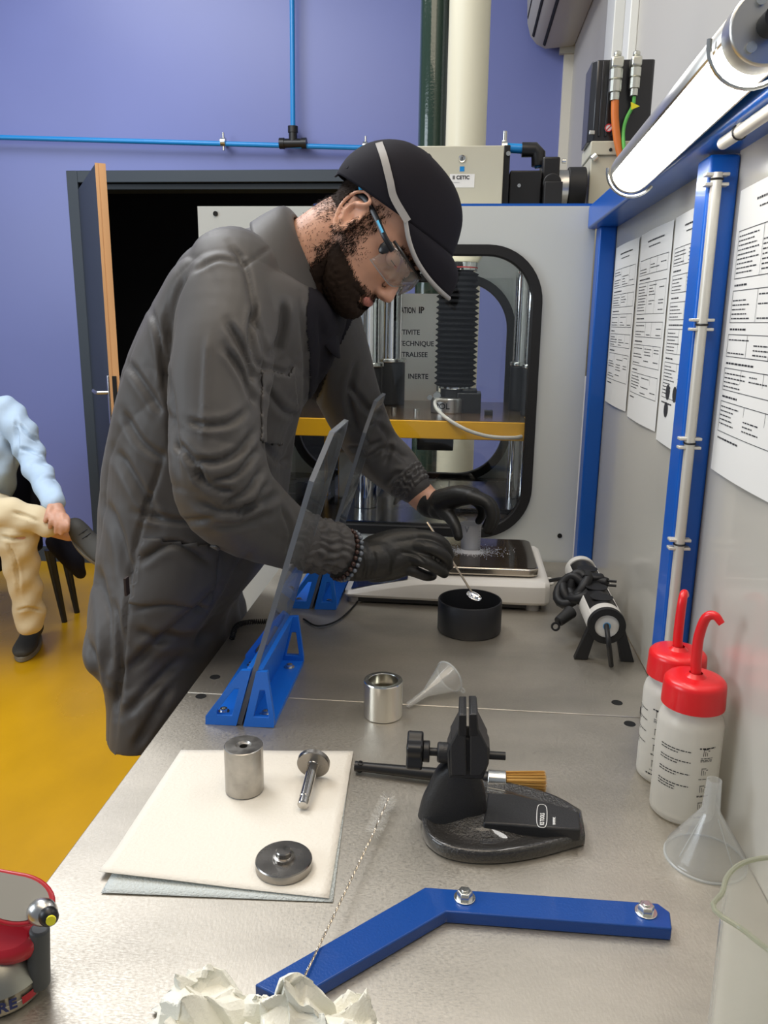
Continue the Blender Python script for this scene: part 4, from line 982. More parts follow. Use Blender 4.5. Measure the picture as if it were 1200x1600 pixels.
# large funnel upside down
fx, fy, frd = .2615, .7235, .0385
zt_ = P(1121, 1219, y=fy).z - B
lf = thing('large_funnel', 'clear plastic funnel standing mouth down in front of the wash bottles', 'funnel', (fx, fy, B))
T = Matrix.Translation((fx, fy, B + .0003)); zc = zt_ * .60
MB().lathe([(frd, 0), (frd, .004), (frd - .0012, .006), (frd - .0016, .010), (.0098, zc), (.0086, zc + .004), (.0070, zt_), (.0061, zt_), (.0078, zc + .003), (.0090, zc - .001), (frd - .003, .009), (frd - .001, .003), (frd - .001, 0)], 56, T).build('cone', M_fun, lf, sharp=30)
MB().lathe([(frd + .0012, 0), (frd + .0012, .0015), (frd, .0022), (frd - .0012, .0015), (frd - .0012, 0), (frd + .0012, 0)], 56, T).build('rim', M_funr, lf, sharp=40)
for a in np.linspace(0, 2 * PI, 5)[:-1] + .5:
    u = Vector((math.cos(a), math.sin(a), 0)); MB().rod(Vector((fx, fy, B + .012)) + u * (frd - .004), Vector((fx, fy, B + zc - .002)) + u * .0103, .0006, 6).build('rib', M_funr, lf)
# big beaker in the corner
bzr = B + .175; ba = P(1144, 1425, z=bzr); br0 = .0505; bcx, bcy = ba.x + br0 + .0, ba.y + .004
if bcx + br0 > .2995: br0 = (.2995 - ba.x) / 2; bcx = ba.x + br0
T = Matrix.Translation((bcx, bcy, B + .0003)); hh = bzr - B
M_bigb = clear('cloudy_beaker_plastic', (.985, .985, .97), 1.0, haze=.26, hazecol=(.86, .84, .76), rough=.2)
bb_ = thing('large_beaker', 'large cloudy plastic beaker with a spout in the bottom right corner', 'beaker', (bcx, bcy, B))
rows = []
for r, z in ((br0 - .003, 0), (br0 - .001, .003), (br0, .02), (br0, hh - .008), (br0 + .0004, hh - .003), (br0 + .0012, hh)):
    row = []
    for j in range(72):
        a = 2 * PI * j / 72; da = abs((a - PI * 1.02 + PI) % (2 * PI) - PI); k_ = math.exp(-(da / .20) ** 2) * max(0, (z - hh + .016) / .016)
        row.append((r * math.cos(a) + k_ * .010 * math.cos(a), r * math.sin(a) + k_ * .010 * math.sin(a), z + k_ * .001))
    rows.append(row)
MB().rings(rows, True, (1, 0), T).build('wall', M_bigb, bb_, sharp=40, solid=.0014)
MB().tube([T @ Vector(p) for p in rows[-1]], .0016, 8, True).build('rolled_rim', clear('cloudy_rim', (.7, .72, .62), 1.2, haze=.45, hazecol=(.62, .63, .52)), bb_)

# cylindrical socket strip with plug and cables
sx, sy0, sy1 = .238, 1.205, 1.50
px_ = P(948, 978, y=sy0); sx = px_.x; szc = px_.z; sr = .0275
st = thing('socket_strip', 'white and black cylindrical socket strip with a black cable at its near end', 'power strip', (sx, 1.35, B))
AX = Vector((P(905, 906, y=sy1).x - sx, sy1 - sy0, 0)).normalized(); Ls = (sy1 - sy0)
T = frame((sx, sy0, szc), AX, (1, 0, 0))     # local x right, y up or down
up_s = 1 if (T.to_3x3() @ Vector((0, 1, 0))).z > 0 else -1
MB().cyl(sr * .98, .012, Ls - .012, 40, T).build('black_core', M_black, st)
for a0, a1 in ((-.35, .62), (PI - .62, PI + .35)):
    MB().lathe([(sr * 1.0, .01), (sr * 1.045, .012), (sr * 1.045, Ls - .012), (sr, Ls - .01)], 12, T, (0, 0), up_s * a0, up_s * a1).build('white_rail', M_sw, st, solid=.001)
for z0, z1 in ((.006, .026), (Ls - .024, Ls - .004)):
    MB().lathe([(sr * .9, z0), (sr * 1.06, z0), (sr * 1.06, z1), (sr * .9, z1)], 44, T).build('white_hoop', M_sw, st, sharp=40)
MB().lathe([(.019, -.004), (sr * 1.06, -.003), (sr * 1.08, .006), (sr * .9, .007)], 44, T).build('black_end_ring', M_rubber, st, sharp=40)
MB().lathe([(0, -.001), (.019, -.001), (.0195, .001)], 40, T).build('white_end_disc', M_sw, st, sharp=40)
for zz in (.004, Ls - .018):
    c = T @ Vector((0, 0, zz)); 
    for s in (-1, 1):
        poly = [(s * .012, -.016), (s * .0285, -.004), (s * .047, B - szc + .0005), (s * .026, B - szc + .0005), (s * .018, -.024)]
        Tf_ = wall_frame(c, Vector((1, 0, 0)), Vector((0, 0, 1)))
        MB().prism(poly, -.006, .006, Tf_).build('foot', M_rubber, st, bevel=.001)
for k in range(4):
    zz = .06 + k * .052
    MB().cyl(.0185, 0, .0012, 28, frame(T @ Vector((0, up_s * sr * .96, zz)), (0, 0, 1))).build('socket', M_rubber, st)
cb = spline([T @ Vector((0, 0, -.001)), P(948, 980, y=sy0 - .02), P(951, 1005, y=sy0 - .045), P(955, 1040, z=B + .004)], 6)
MB().tube(cb, .0040, 12).build('end_cable', M_rubber, st); MB().ball(tuple(T @ Vector((0, 0, -.002))), .0062, 14).build('cable_grommet', mat('blue_grommet', (.05, .25, .5), .4), st)
# plug bundle on top
plg = thing('cable_bundle', 'bundle of black cable and plugs resting on the socket strip', 'cable', P(905, 930, y=1.33))
c0 = P(902, 930, y=1.335); cbm = MB(); pts = []
for k in range(110):
    t = k / 109 * 2 * PI * 5; w_ = .7 + .3 * math.sin(k * .37)
    pts.append(c0 + Vector((.025 * w_ * math.cos(t) + .006 * math.sin(k * .21) - .004, .030 * math.sin(t) * w_, .017 * math.sin(t + .8) + .006 * math.cos(k * .5) + .012)))
cbm.tube(pts, .0082, 10).build('coiled_cable', M_rubber, plg)
a = P(893, 955, y=1.285); b_ = P(872, 972, y=1.262)
MB().rod(a, b_, .0115, 20, .0085).build('plug', M_rubber, plg, bevel=.002)
MB().lathe([(.0045, -.0018), (.0075, -.0018), (.0075, .0018), (.0045, .0018), (.0045, -.0018)], 20, frame(P(868, 979, y=1.258), (.1, -1, .2))).build('plug_pull_ring', M_rubber, plg)
a = P(933, 908, y=1.36); b_ = P(950, 911, y=1.35)
MB().rod(a, b_, .011, 18, .009).build('plug', M_rubber, plg, bevel=.002)
for dz in (-.004, .004):
    MB().rod(b_ + Vector((0, 0, dz)), b_ + Vector((.014, -.002, dz)), .0022, 10).build('plug_pin', M_black, plg)
MB().box(*[v for q in ((a.x - .012, a.x + .012), (a.y - .01, a.y + .012), (a.z - .002, a.z + .012)) for v in q]).build('plug_body', M_rubber, plg, bevel=.004)
tag(MB().tube(spline([P(860, 907, y=1.40), P(880, 905, y=1.37), P(900, 912, y=1.35)], 8), .0035, 10).build('scale_lead', M_rubber), 'short black lead from the scale to the cable bundle', 'cable')

# scale cable and coiled cord behind the nearer shield
cpts = [P(566, 918, y=1.410), P(572, 912, z=B + .030), P(555, 945, z=B + .003), P(525, 971, z=B + .003), P(495, 978, z=B + .003), P(474, 966, z=B + .003)]
cpts = [P(569, 916, z=B + .020), P(560, 938, z=B + .003), P(530, 968, z=B + .003), P(497, 978, z=B + .003), P(474, 967, z=B + .003)]
tag(MB().tube(spline(cpts, 8), .0016, 8).build('scale_cable', M_rubber), 'thin black cable curving from the left end of the scale to the near blue foot', 'cable')
cl_ = spline([P(362, 998, z=B + .006), P(370, 978, z=B + .006), P(390, 972, z=B + .006), P(416, 971, z=B + .006)], 60); hp = []
for k, p in enumerate(cl_):
    t = Vector(cl_[min(k + 1, len(cl_) - 1)]) - Vector(cl_[max(k - 1, 0)]); t.normalize(); s_ = Vector((0, 0, 1)).cross(t); a = k * .95
    hp.append(Vector(p) + s_ * (.0040 * math.cos(a)) + Vector((0, 0, .0040 * math.sin(a))))
tag(MB().tube(hp, .0011, 6).build('coiled_cord', M_rubber), 'black coiled cord at the left edge of the bench beside the coat', 'cable')

# crumpled tissue at the front
def tissue(cs, name, label, seed=1):
    """a crumpled sheet: a jagged disc thrown into sharp triangular folds"""
    R3 = np.random.default_rng(seed); n = 60; (cx, cy, cz), (ax_, ay_, hz) = cs
    fo = [(R3.normal(0, 1, 2), R3.uniform(0, 1), f) for f in (.55, .7, .9, 1.2, 1.5, 1.9, 2.6, 3.4)]
    def tri(t): return np.abs((t % 1.0) - .5) * 2
    rows = []
    for j in range(n + 1):
        row = []
        for i in range(n):
            a = 2 * PI * i / n; edge = 1 + .16 * tri(a * 1.6 + 1) + .10 * tri(a * 3.7) - .1
            r = .02 + .98 * j / n; u = np.array([math.cos(a), math.sin(a)]) * r * edge; h = 1 - r ** 2.2; dx = dy = 0
            for d, ph, f in fo:
                d_ = d / np.linalg.norm(d); t = tri(u @ d_ * f + ph); h += (t - .5) * .62 / f ** .8 * (1.1 - .5 * r); dx += (t - .5) * .16 * d_[0]; dy += (t - .5) * .16 * d_[1]
            z = cz - B + hz * max(h, 0) * .95
            row.append((cx + ax_ * (u[0] + dx), cy + ay_ * (u[1] + dy), B + max(.0015 + .002 * tri(a * 2), z - (cz - B) * (r ** 2))))
        rows.append(row)
    o = MB().rings(rows, True, (1, 0)).build(name, M_tiss, None, sharp=14, solid=.0006); tag(o, label, 'tissue', 'crumpled tissues at the front of the bench'); return o
M_tiss = mat('white_tissue', (.80, .79, .70), .9, bump=(500, .3))
a = P(318, 1610, z=B + .02); tissue(((a.x, a.y, B + .004), (.060, .046, .030)), 'crumpled_tissue', 'crumpled white tissue at the bottom edge, left of the blue bar', 4)
a = P(424, 1622, z=B + .02); tissue(((a.x, a.y, B + .014), (.050, .036, .036)), 'crumpled_tissue', 'crumpled white tissue covering the lower end of the blue bar', 8)
a = P(540, 1630, z=B + .02); tissue(((a.x, a.y - .002, B + .004), (.044, .038, .026)), 'crumpled_tissue', 'crumpled white tissue at the bottom edge, right of the wire brush', 21)

# spray can with a red lever head in the lower left corner
gy = .50
ex = thing('aerosol_extinguisher', 'metal canister with a dark red lever head in the lower left corner', 'extinguisher', P(10, 1690, z=B))
base = P(8, 1700, z=B); xe = P(72, 1560, y=gy).x; rc = .036; exx = xe - rc
T = Matrix.Translation((exx, gy, B + .0003)); ztop = P(20, 1478, y=gy).z - B
MB().lathe([(0, 0), (rc - .003, 0), (rc, .004), (rc, ztop - .022), (rc + .001, ztop - .020), (rc - .001, ztop - .016), (rc * .75, ztop - .004), (rc * .45, ztop + .002), (rc * .4, ztop + .012), (0, ztop + .012)], 48, T).build('canister', mat('worn_tin', (.34, .33, .28), .35, .9), ex, sharp=40)
MB().lathe([(rc + .0005, .01), (rc + .0005, ztop - .028)], 24, T, (0, 0), -2.6, -.62).build('paper_label', M_paper, ex)
M_dred = mat('dark_red_lever', (.42, .006, .018), .35, coat=.3)
MB().lathe([(rc + .0007, .006), (rc + .0007, ztop - .026)], 10, T, (0, 0), -.62, -.30).build('red_label_edge', M_dred, ex)
for i_, ch_ in enumerate('PIRE'):
    a = -1.52 + i_ * .21; q = Vector((exx + (rc + .001) * math.cos(a), gy + (rc + .001) * math.sin(a), P(30, 1582, y=gy - .03).z))
    textobj('label_lettering', ch_, .012, wall_frame(q, (-math.sin(a), math.cos(a), 0), (0, 0, 1)), mat('navy_print', (.02, .03, .12), .5), ex, .0004)
def lever(name, cz, xr, tilt, m, th, r_, rim=None):
    pts = [(r_ * math.cos(t) * 1.0, r_ * .62 * math.sin(t)) for t in np.linspace(-PI / 2, PI / 2, 17)] + [(-.07, r_ * .5), (-.07, -r_ * .5)]
    Mx = Matrix.Translation((xr - r_, gy - .005, cz)) @ Matrix.Rotation(tilt, 4, 'Y') @ Matrix.Rotation(.62, 4, 'X')
    return MB().prism(pts, -th / 2, th / 2, Mx).build(name, m, ex, bevel=th * .35, seg=3), Mx
up_x = P(90, 1410, y=gy).x; lo_x = P(68, 1455, y=gy).x
l1, M1 = lever('upper_lever', P(60, 1400, y=gy).z, up_x, .18, M_dred, .0045, .030)
pts = [((.026) * math.cos(t), .0155 * math.sin(t)) for t in np.linspace(-PI / 2, PI / 2, 17)] + [(-.07, .013), (-.07, -.013)]
MB().prism(pts, .0018, .0030, M1).build('grey_inlay', mat('grey_inlay', (.25, .24, .21), .5), l1)
lever('lower_lever', P(40, 1462, y=gy).z, lo_x, -.02, M_dred, .020, .028)
kx = P(66, 1425, y=gy - .012)
MB().ball((0, 0, 0), .0105, 20, Matrix.Translation(kx), (1.1, .9, 1)).build('pivot_knob', M_steel, ex)
MB().ball((0, 0, 0), .0075, 16, Matrix.Translation(P(76, 1432, y=gy - .018)), (1, .9, 1)).build('gauge', M_black, ex)
MB().cyl(.0035, 0, .002, 16, frame(P(80, 1437, y=gy - .025), (.35, -.9, .2))).build('yellow_dot', mat('yellow_dot', (.75, .70, .03), .4), ex)
a = P(62, 1450, y=gy - .004); b_ = P(60, 1538, y=gy - .004)
MB().rod(a, b_, .0075, 20, .009).build('grey_hose_stub', mat('grey_rubber', (.07, .075, .075), .5), ex, bevel=.002)
# hair-fine scratch marks stay with the plate material
# ------------------------------------------------------------------ people
M_skin = mat('skin', (0.56, 0.30, 0.20), 0.48, noise=(26, 0.10), bump=(700, 0.10), sss=0.12)
M_coat = mat('dark_grey_twill', (0.060, 0.056, 0.054), 0.55, sheen=0.06, noise=(5, 0.05), bump=(1500, 0.12))
M_dark = mat('black_cloth', (0.007, 0.006, 0.010), 0.8, spec=0.25, bump=(1200, 0.1))
M_glove = mat('black_nitrile', (0.014, 0.0135, 0.012), 0.50, bump=(220, 0.2))
M_hair = mat('dark_brown_hair', (0.020, 0.012, 0.008), 0.8, spec=0.15)
def pp(q): return P(q[0], q[1], y=q[2]) if len(q) >= 3 else Vector(q)
def W(px, py, y): return P(px, py, y=y)
def patch(me, mask, off, name, m, parent, jitter=0.0, grow=None):
    """a thin raised layer over part of a mesh (hair, beard)"""
    v = verts(me); nn = norms(me); idx = -np.ones(len(v), int); fs = []
    for p in me.polygons:
        vs = list(p.vertices)
        if all(mask[i] for i in vs): fs.append(vs)
    used = sorted({i for f in fs for i in f}); idx[used] = range(len(used))
    o_ = off[used] if hasattr(off, '__len__') else np.full(len(used), off)
    nv = v[used] + nn[used] * (o_ + rng.normal(0, 1, len(used)) * jitter)[:, None]
    q = bpy.data.meshes.new(name); q.from_pydata(nv.tolist(), [], [[int(idx[i]) for i in f] for f in fs]); q.materials.append(m)
    return link(name, q, parent, sharp=0)
def strands(me, weight, count, length, direction, m, name, parent, wid=0.0005, spread=0.35):
    v = verts(me); nn = norms(me); k = np.where(weight > 0)[0]; p = weight[k] / weight[k].sum()
    s = rng.choice(k, count, p=p); V = []; Fc = []
    d0 = np.array(direction, float) if not callable(direction) else None
    base = v[s] + rng.normal(0, 0.0012, (count, 3))
    for i in range(count):
        nrm = nn[s[i]]; d = (direction(v[s[i]]) if d0 is None else d0) + nrm * 0.55 + rng.normal(0, spread, 3); d /= np.linalg.norm(d)
        L_ = length * rng.uniform(.5, 1.15); side = np.cross(d, nrm); side /= (np.linalg.norm(side) + 1e-9); w_ = wid
        b = base[i] - nrm * .0005; mid = b + d * L_ * .55; tip = mid + (d - nrm * .5) * L_ * .45; j = len(V)
        V += [b - side * w_, b + side * w_, mid + side * w_ * .8, mid - side * w_ * .8, tip]; Fc += [(j, j + 1, j + 2, j + 3), (j + 3, j + 2, j + 4)]
    q = bpy.data.meshes.new(name); q.from_pydata([tuple(x) for x in V], [], Fc); q.materials.append(m)
    o = link(name, q, parent, sharp=0); o['kind'] = 'stuff'; return o

def head_rings(H, chin=-0.118, top=0.118, n=72, levels=64):
    """human head in its own frame (x forward, y to the person's left, z up, eyes at z=0)"""
    zs =  [-0.118, -0.112, -0.100, -0.085, -0.070, -0.055, -0.040, -0.020, 0.0, 0.020, 0.045, 0.070, 0.092, 0.108, 0.116, 0.118]
    fr =  [0.062, 0.082, 0.0885, 0.087, 0.088, 0.089, 0.087, 0.083, 0.082, 0.092, 0.093, 0.084, 0.063, 0.036, 0.014, 0.004]
    bk =  [0.040, 0.030, 0.012, -0.005, -0.030, -0.055, -0.070, -0.082, -0.090, -0.095, -0.096, -0.090, -0.072, -0.046, -0.022, -0.010]
    wd =  [0.016, 0.030, 0.042, 0.051, 0.057, 0.061, 0.066, 0.070, 0.0725, 0.074, 0.075, 0.071, 0.057, 0.036, 0.016, 0.006]
    R = []
    for z in np.linspace(zs[0], zs[-1], levels):
        f, b, w_ = (np.interp(z, zs, q) for q in (fr, bk, wd)); c = (f + b) / 2; h = (f - b) / 2; r = []
        for j in range(n):
            t = 2 * PI * j / n; ct, st = math.cos(t), math.sin(t)
            e = 2.35 if ct > 0 else 2.1
            x = c + h * math.copysign(abs(ct) ** (2 / e), ct); y = w_ * math.copysign(abs(st) ** (2 / e), st)
            if ct > 0 and z < 0.06:      # face narrows towards the front
                y *= 1 - 0.16 * ct
            if ct > 0:
                ay = abs(y)
                x -= 0.010 * math.exp(-((z - 0.002) / .013) ** 2 - ((ay - .033) / .015) ** 2)          # eye sockets
                x += 0.005 * math.exp(-((z - 0.020) / .008) ** 2 - ((ay - .028) / .022) ** 2)          # brow
                x += 0.005 * math.exp(-((z + .030) / .016) ** 2 - ((ay - .040) / .016) ** 2)           # cheek bone
                x -= 0.005 * math.exp(-((z + .088) / .006) ** 2 - (ay / .022) ** 2)                     # under the lip
                x += 0.005 * math.exp(-((z + .067) / .0045) ** 2 - (ay / .020) ** 2) + 0.006 * math.exp(-((z + .079) / .005) ** 2 - (ay / .018) ** 2)
                x -= 0.004 * math.exp(-((z + .073) / .002) ** 2 - (ay / .022) ** 2)
            r.append(H @ Vector((x, y, z)))
        R.append(r)
    return R
def add_head(mb, H, sgn=1):
    mb.rings(head_rings(H), True, (1, 1))
    # nose
    nz = []
    for z, f, w_, dd in ((0.016, .088, .006, .012), (0.004, .092, .0070, .014), (-.012, .101, .0080, .018), (-.028, .110, .0100, .022), (-.038, .1155, .0130, .026), (-.045, .114, .0150, .028), (-.051, .106, .0120, .022), (-.054, .098, .006, .012)):
        nz.append([H @ Vector((f - dd / 2 + dd / 2 * math.cos(t), w_ * math.sin(t), z)) for t in np.linspace(0, 2 * PI, 17)[:-1]])
    mb.rings(nz, True, (1, 1))
    for s in (-1, 1):
        mb.ball((0, 0, 0), .0085, 12, H @ Matrix.Translation((.0955, s * .0125, -.045)), (1.1, .85, .9))
        # ear: bowl plate, outer rim and lobe
        E = H @ Matrix.Translation((-.004, s * .0760, -.010)) @ Matrix.Rotation(s * 0.38, 4, 'Z') @ Matrix.Rotation(-0.10, 4, 'Y') @ Matrix.Diagonal((1.22, 1.15, 1.15, 1))
        mb.ball((0, 0, 0), .030, 18, E, (.50, .13, .92))
        rim = [(-.001, .010, .014), (.010, .007, .026), (.002, .009, .033), (-.010, .012, .031), (-.018, .014, .018), (-.019, .014, .002), (-.014, .011, -.014), (-.007, .008, -.025), (.001, .005, -.030), (.007, .003, -.024)]
        limb(mb, [(E @ Vector((x, y * s, z)), .0036) for x, y, z in rim], 8, 4)
        limb(mb, [(E @ Vector((x, y * s, z)), .0028) for x, y, z in ((-.004, .008, .020), (-.009, .010, .010), (-.009, .010, -.002), (-.004, .008, -.014))], 8, 4)
        mb.ball((0, 0, 0), .0058, 10, E @ Matrix.Translation((.011, .006 * s, -.006)), (.7, .8, 1.3))
        mb.ball((0, 0, 0), .0075, 10, E @ Matrix.Translation((-.001, .004 * s, -.028)), (1, .6, 1))

# ---------------- the man at the bench
man = thing('person', 'bearded man in dark grey work coat, black cap and gloves leaning over the bench', 'person', (-0.5, 1.29, 0))
YH = 1.285
Ew = P(549, 338, y=1.208); Nw = P(604, 462, y=YH)
YAW = math.radians(18)
lx = .119 * math.cos(YAW) + .078 * math.sin(YAW)
ev = Vector((Nw.x - Ew.x, Nw.z - Ew.z)); al = math.atan2(ev.y, ev.x) - math.atan2(-.034, lx)
F0 = Vector((math.cos(al), 0, math.sin(al))); Ud = Vector((-math.sin(al), 0, math.cos(al))); S0 = Ud.cross(F0)
Fd = F0 * math.cos(YAW) - S0 * math.sin(YAW); Sd = S0 * math.cos(YAW) + F0 * math.sin(YAW)
hs = ev.length / math.hypot(lx, .034); print('head scale', hs); hs = max(.93, min(1.1, hs))
H = Matrix.Identity(4)
for i in range(3): H[i][0] = Fd[i] * hs; H[i][1] = Sd[i] * hs; H[i][2] = Ud[i] * hs
q_ = -Fd * .004 - Sd * .078 - Ud * .012
Oh = Vector((Ew.x, YH, Ew.z)) - Vector((q_.x, 0, q_.z)) * hs
for i in range(3): H[i][3] = Oh[i]
HI = H.inverted()
body = MB()
add_head(body, H)
neck_top = H @ Vector((-.035, 0, -.045)); neck_bot = W(425, 425, 1.295)
limb(body, [(neck_top, .056), (W(478, 405, 1.29), .060), (neck_bot, .072)], 28)
limb(body, [(H @ Vector((.02, 0, -.085)), .030), (W(500, 440, 1.29), .045), (W(455, 470, 1.295), .055)], 20)
tor = [ering(W(390, 425, 1.29), W(480, 455, 1.29), .07), ering(W(335, 470, 1.29), W(465, 515, 1.29), .135), ering(W(240, 560, 1.29), W(430, 610, 1.29), .14), ering(W(200, 720, 1.29), W(390, 740, 1.29), .14), ering((-.60, 1.29, .98), (-.40, 1.29, .98), .165), ering((-.59, 1.29, .88), (-.42, 1.29, .86), .165)]
body.rings(smoothrings(tor), True, (1, 1))
# arms inside the sleeves, hands inside the gloves
RA = [(358, 470, 1.17), (333, 600, 1.07), (348, 765, 1.03), (440, 832, 1.145), (535, 868, 1.222), (560, 872, 1.235)]
limb(body, [(pp(RA[0]), .045), (pp(RA[1]), .050), (pp(RA[2]), .043), (pp(RA[3]), .036), (pp(RA[4]), .026), (pp(RA[5]), .026)], 18)
LA = [(480, 470, 1.43), (530, 580, 1.56), (580, 695, 1.64), (628, 742, 1.625), (664, 780, 1.603), (676, 784, 1.59)]
limb(body, [(pp(LA[0]), .045), (pp(LA[1]), .048), (pp(LA[2]), .042), (pp(LA[3]), .034), (pp(LA[4]), .0295), (pp(LA[5]), .026)], 18)
for s in (-1, 1):
    y = 1.30 + s * .082
    limb(body, [(Vector((-.48, y, .88)), .066), (Vector((-.455, y, .70)), .056), (Vector((-.455, y + s * .01, .48)), .056), (Vector((-.49, y + s * .02, .28)), .050), (Vector((-.51, y + s * .02, .09)), .038)], 18)
body_me = remesh(body, .0030, 5)
# nostrils, eyelids and mouth line are pressed into the surface in head coordinates
v = verts(body_me); HIn = np.array(HI); loc = v @ HIn[:3, :3].T + HIn[:3, 3]
nn = norms(body_me)
def press(c, r, dep):
    global v
    d = np.linalg.norm((loc - np.array(c)) / np.array(r), axis=1); v -= nn * (dep * np.exp(-d * d))[:, None]
for s in (-1, 1):
    press((.103, s * .007, -.052), (.004, .0035, .004), .005)
    press((-.001, s * .083, -.012), (.006, .02, .008), .006)
    press((.085, s * .026, -.073), (.02, .012, .0022), .004)
    press((.083, s * .031, .003), (.02, .014, .003), .0022)
setv(body_me, v); body_me.materials.append(M_skin)
man_body = link('body', body_me, man, sharp=0)
# eyes under lids
for s in (-1, 1):
    MB().ball((0, 0, 0), .0115, 16, H @ Matrix.Translation((.0705, s * .031, .003))).build('eye', mat('eye_white', (.6, .55, .5), .2), man)
    MB().ball((0, 0, 0), .0128, 18, H @ Matrix.Translation((.0712, s * .031, .0035))).build('eyelid', M_skin, man)
    MB().tube([H @ Vector((.0712 + .0130 * math.cos(t) * math.cos(.35), s * .031 + .0130 * math.sin(t), .0035 - .0130 * math.sin(.35))) for t in np.linspace(-1.1, 1.1, 12)], .0006, 6).build('eyelash', M_hair, man)
MB().ball((0, 0, 0), .011, 14, H @ Matrix.Translation((.0905, 0, -.0715)), (.45, 1.9, .75)).build('lips', mat('lips', (.50, .19, .15), .45, noise=(40, .1)), man)
# ear and nose tip are redder
loc = (verts(body_me)) @ HIn[:3, :3].T + HIn[:3, 3]
x, y, z = loc.T; ay = np.abs(y)
near = (np.linalg.norm(loc, axis=1) < .22)
# beard region: jaw, chin, moustache, sideburn
jaw = near & (z < -.030) & (x > -.012) & (z > -.135) & ~((x > .093) & (z > -.060)) & (ay < .09)
jaw &= ~((x > .035) & (z > -.052 - (x - .035) * .2) & (ay > .012) & (z > -.062)) 
jaw &= ~((np.abs(z + .0725) < .0055) & (x > .086) & (ay < .02))
jaw &= ~((z < -.09) & (x < .02 - (z + .09) * 1.0) & (x < .0))
mous = near & (z < -.055) & (z > -.068) & (x > .07) & (ay < .035)
burn = near & (ay > .055) & (x > .006) & (x < .032) & (z > -.05) & (z < .04)
bw = np.where(jaw | mous, 1.0, 0.0)
core = jaw & (z < -.062) & ~((np.abs(z + .0725) < .008) & (ay < .022) & (x > .08)); core |= near & (z < -.05) & (x > .0) & (x < .06) & (z < -.05 - (x) * .15)
thick = np.clip((-.045 - z) / .05, 0, 1) * .0085 + .001
patch(body_me, core & near & (z > -.14) & (x > .005 - (z < -.1) * .0), thick, 'beard', M_hair, man, .0007)
ddir = np.array(H.to_3x3() @ Vector((.35, 0, -.9)))
strands(body_me, np.where(core, 1.6, bw * .8) + burn * .7, 20000, .0095, ddir, M_hair, 'beard_hair', man, .00035)
hairm = near & (x < .0) & (z > -.02 + x * .25) & (z < .09) & ~((ay > .062) & (x > -.034) & (z < .034)) | (near & (x < -.035) & (z > -.055) & (z < .09))
patch(body_me, hairm & (z > -.025), .0012, 'hair', M_hair, man, .0004)
strands(body_me, hairm.astype(float) + burn * .5, 9000, .0065, np.array(H.to_3x3() @ Vector((-.3, 0, -.9))), M_hair, 'hair_strands', man, .00035, .2)
stub = near & (z < -.055) & (x < .03) & (z > -.11) & (ay < .07)
strands(body_me, stub * .5 + (near & (z < -.02) & (z > -.05) & (x > .01) & (x < .055) & (ay > .04)) * 1.0, 1800, .004, ddir, M_hair, 'stubble', man, .0003)
br = near & (np.abs(z - .021) < .0045) & (x > .06) & (ay > .012) & (ay < .048)
strands(body_me, br.astype(float), 700, .008, np.array(H.to_3x3() @ Vector((.1, 0, .1))), M_hair, 'eyebrow', man, .0004)

# cap
cap = MB(); cy = YH
back = [(528, 274), (534, 262), (548, 245), (572, 229), (600, 222), (628, 223), (650, 231)]
front = [(706, 402), (716, 375), (722, 345), (719, 316), (708, 289), (692, 267), (672, 245)]
hw = [.083, .086, .085, .078, .064, .043, .018]
R = [ering(W(*a, cy), W(*b, cy), h, 0, 2.1, 48) for a, b, h in zip(back, front, hw)]
Rs = smoothrings(R, 4)
crown = MB().rings(Rs, True, (0, 1)).build('cap_crown', M_dark, man, sharp=0, solid=.0016)
base = Rs[0]
# seams: grey piping over the crown where front and rear panels meet
M_pipe2 = mat('reflective_grey_piping', (.30, .29, .28), .5)
def ring_at(t, a):
    i = t * (len(Rs) - 1); k = min(int(i), len(Rs) - 2); f = i - k; n = 48
    def one(r): 
        j = (a / (2 * PI) * n) % n; j0 = int(j); g = j - j0; return r[j0] * (1 - g) + r[(j0 + 1) % n] * g
    return one(Rs[k]) * (1 - f) + one(Rs[k + 1]) * f
def crown_pt(px, py, near=True):
    """closest crown surface point (near side) to a pixel"""
    best = None
    for r in Rs:
        for q in r:
            if near and q.y > cy + .004: continue
            best_ = proj([q])[0]; d = (best_[0] - px) ** 2 + (best_[1] - py) ** 2
            if best is None or d < best[0]: best = (d, q)
    return best[1]
pl = [(590, 225), (600, 252), (611, 282), (622, 312), (634, 348)]
pts = [crown_pt(*q) for q in pl]; ctr = sum((Vector(q) for q in base), Vector()) / len(base)
for q in range(len(pts)): 
    d = (pts[q] - ctr).normalized(); pts[q] = pts[q] + d * .0022
mir = [Vector((q.x, 2 * cy - q.y, q.z)) for q in pts]
sp_ = spline(pts, 6)
def ribbon(mb, pts, wid, th, ctr, along=None):
    R = []
    for i, p in enumerate(pts):
        p = Vector(p); t = (Vector(pts[min(i + 1, len(pts) - 1)]) - Vector(pts[max(i - 1, 0)])).normalized(); nr = (p - ctr).normalized(); s = t.cross(nr).normalized(); nr = s.cross(t)
        R.append([p + s * wid / 2 + nr * th / 2, p - s * wid / 2 + nr * th / 2, p - s * wid / 2 - nr * th / 2, p + s * wid / 2 - nr * th / 2])
    return mb.rings(R, True, (1, 1))
rb = MB(); ribbon(rb, sp_, .0105, .0022, ctr); ribbon(rb, spline(mir, 6), .0105, .0022, ctr); ribbon(rb, spline([pts[0], (pts[0] + mir[0]) / 2 + Vector((0, 0, .004)), mir[0]], 6), .0105, .0022, ctr)
rb.build('piping', M_pipe2, man)
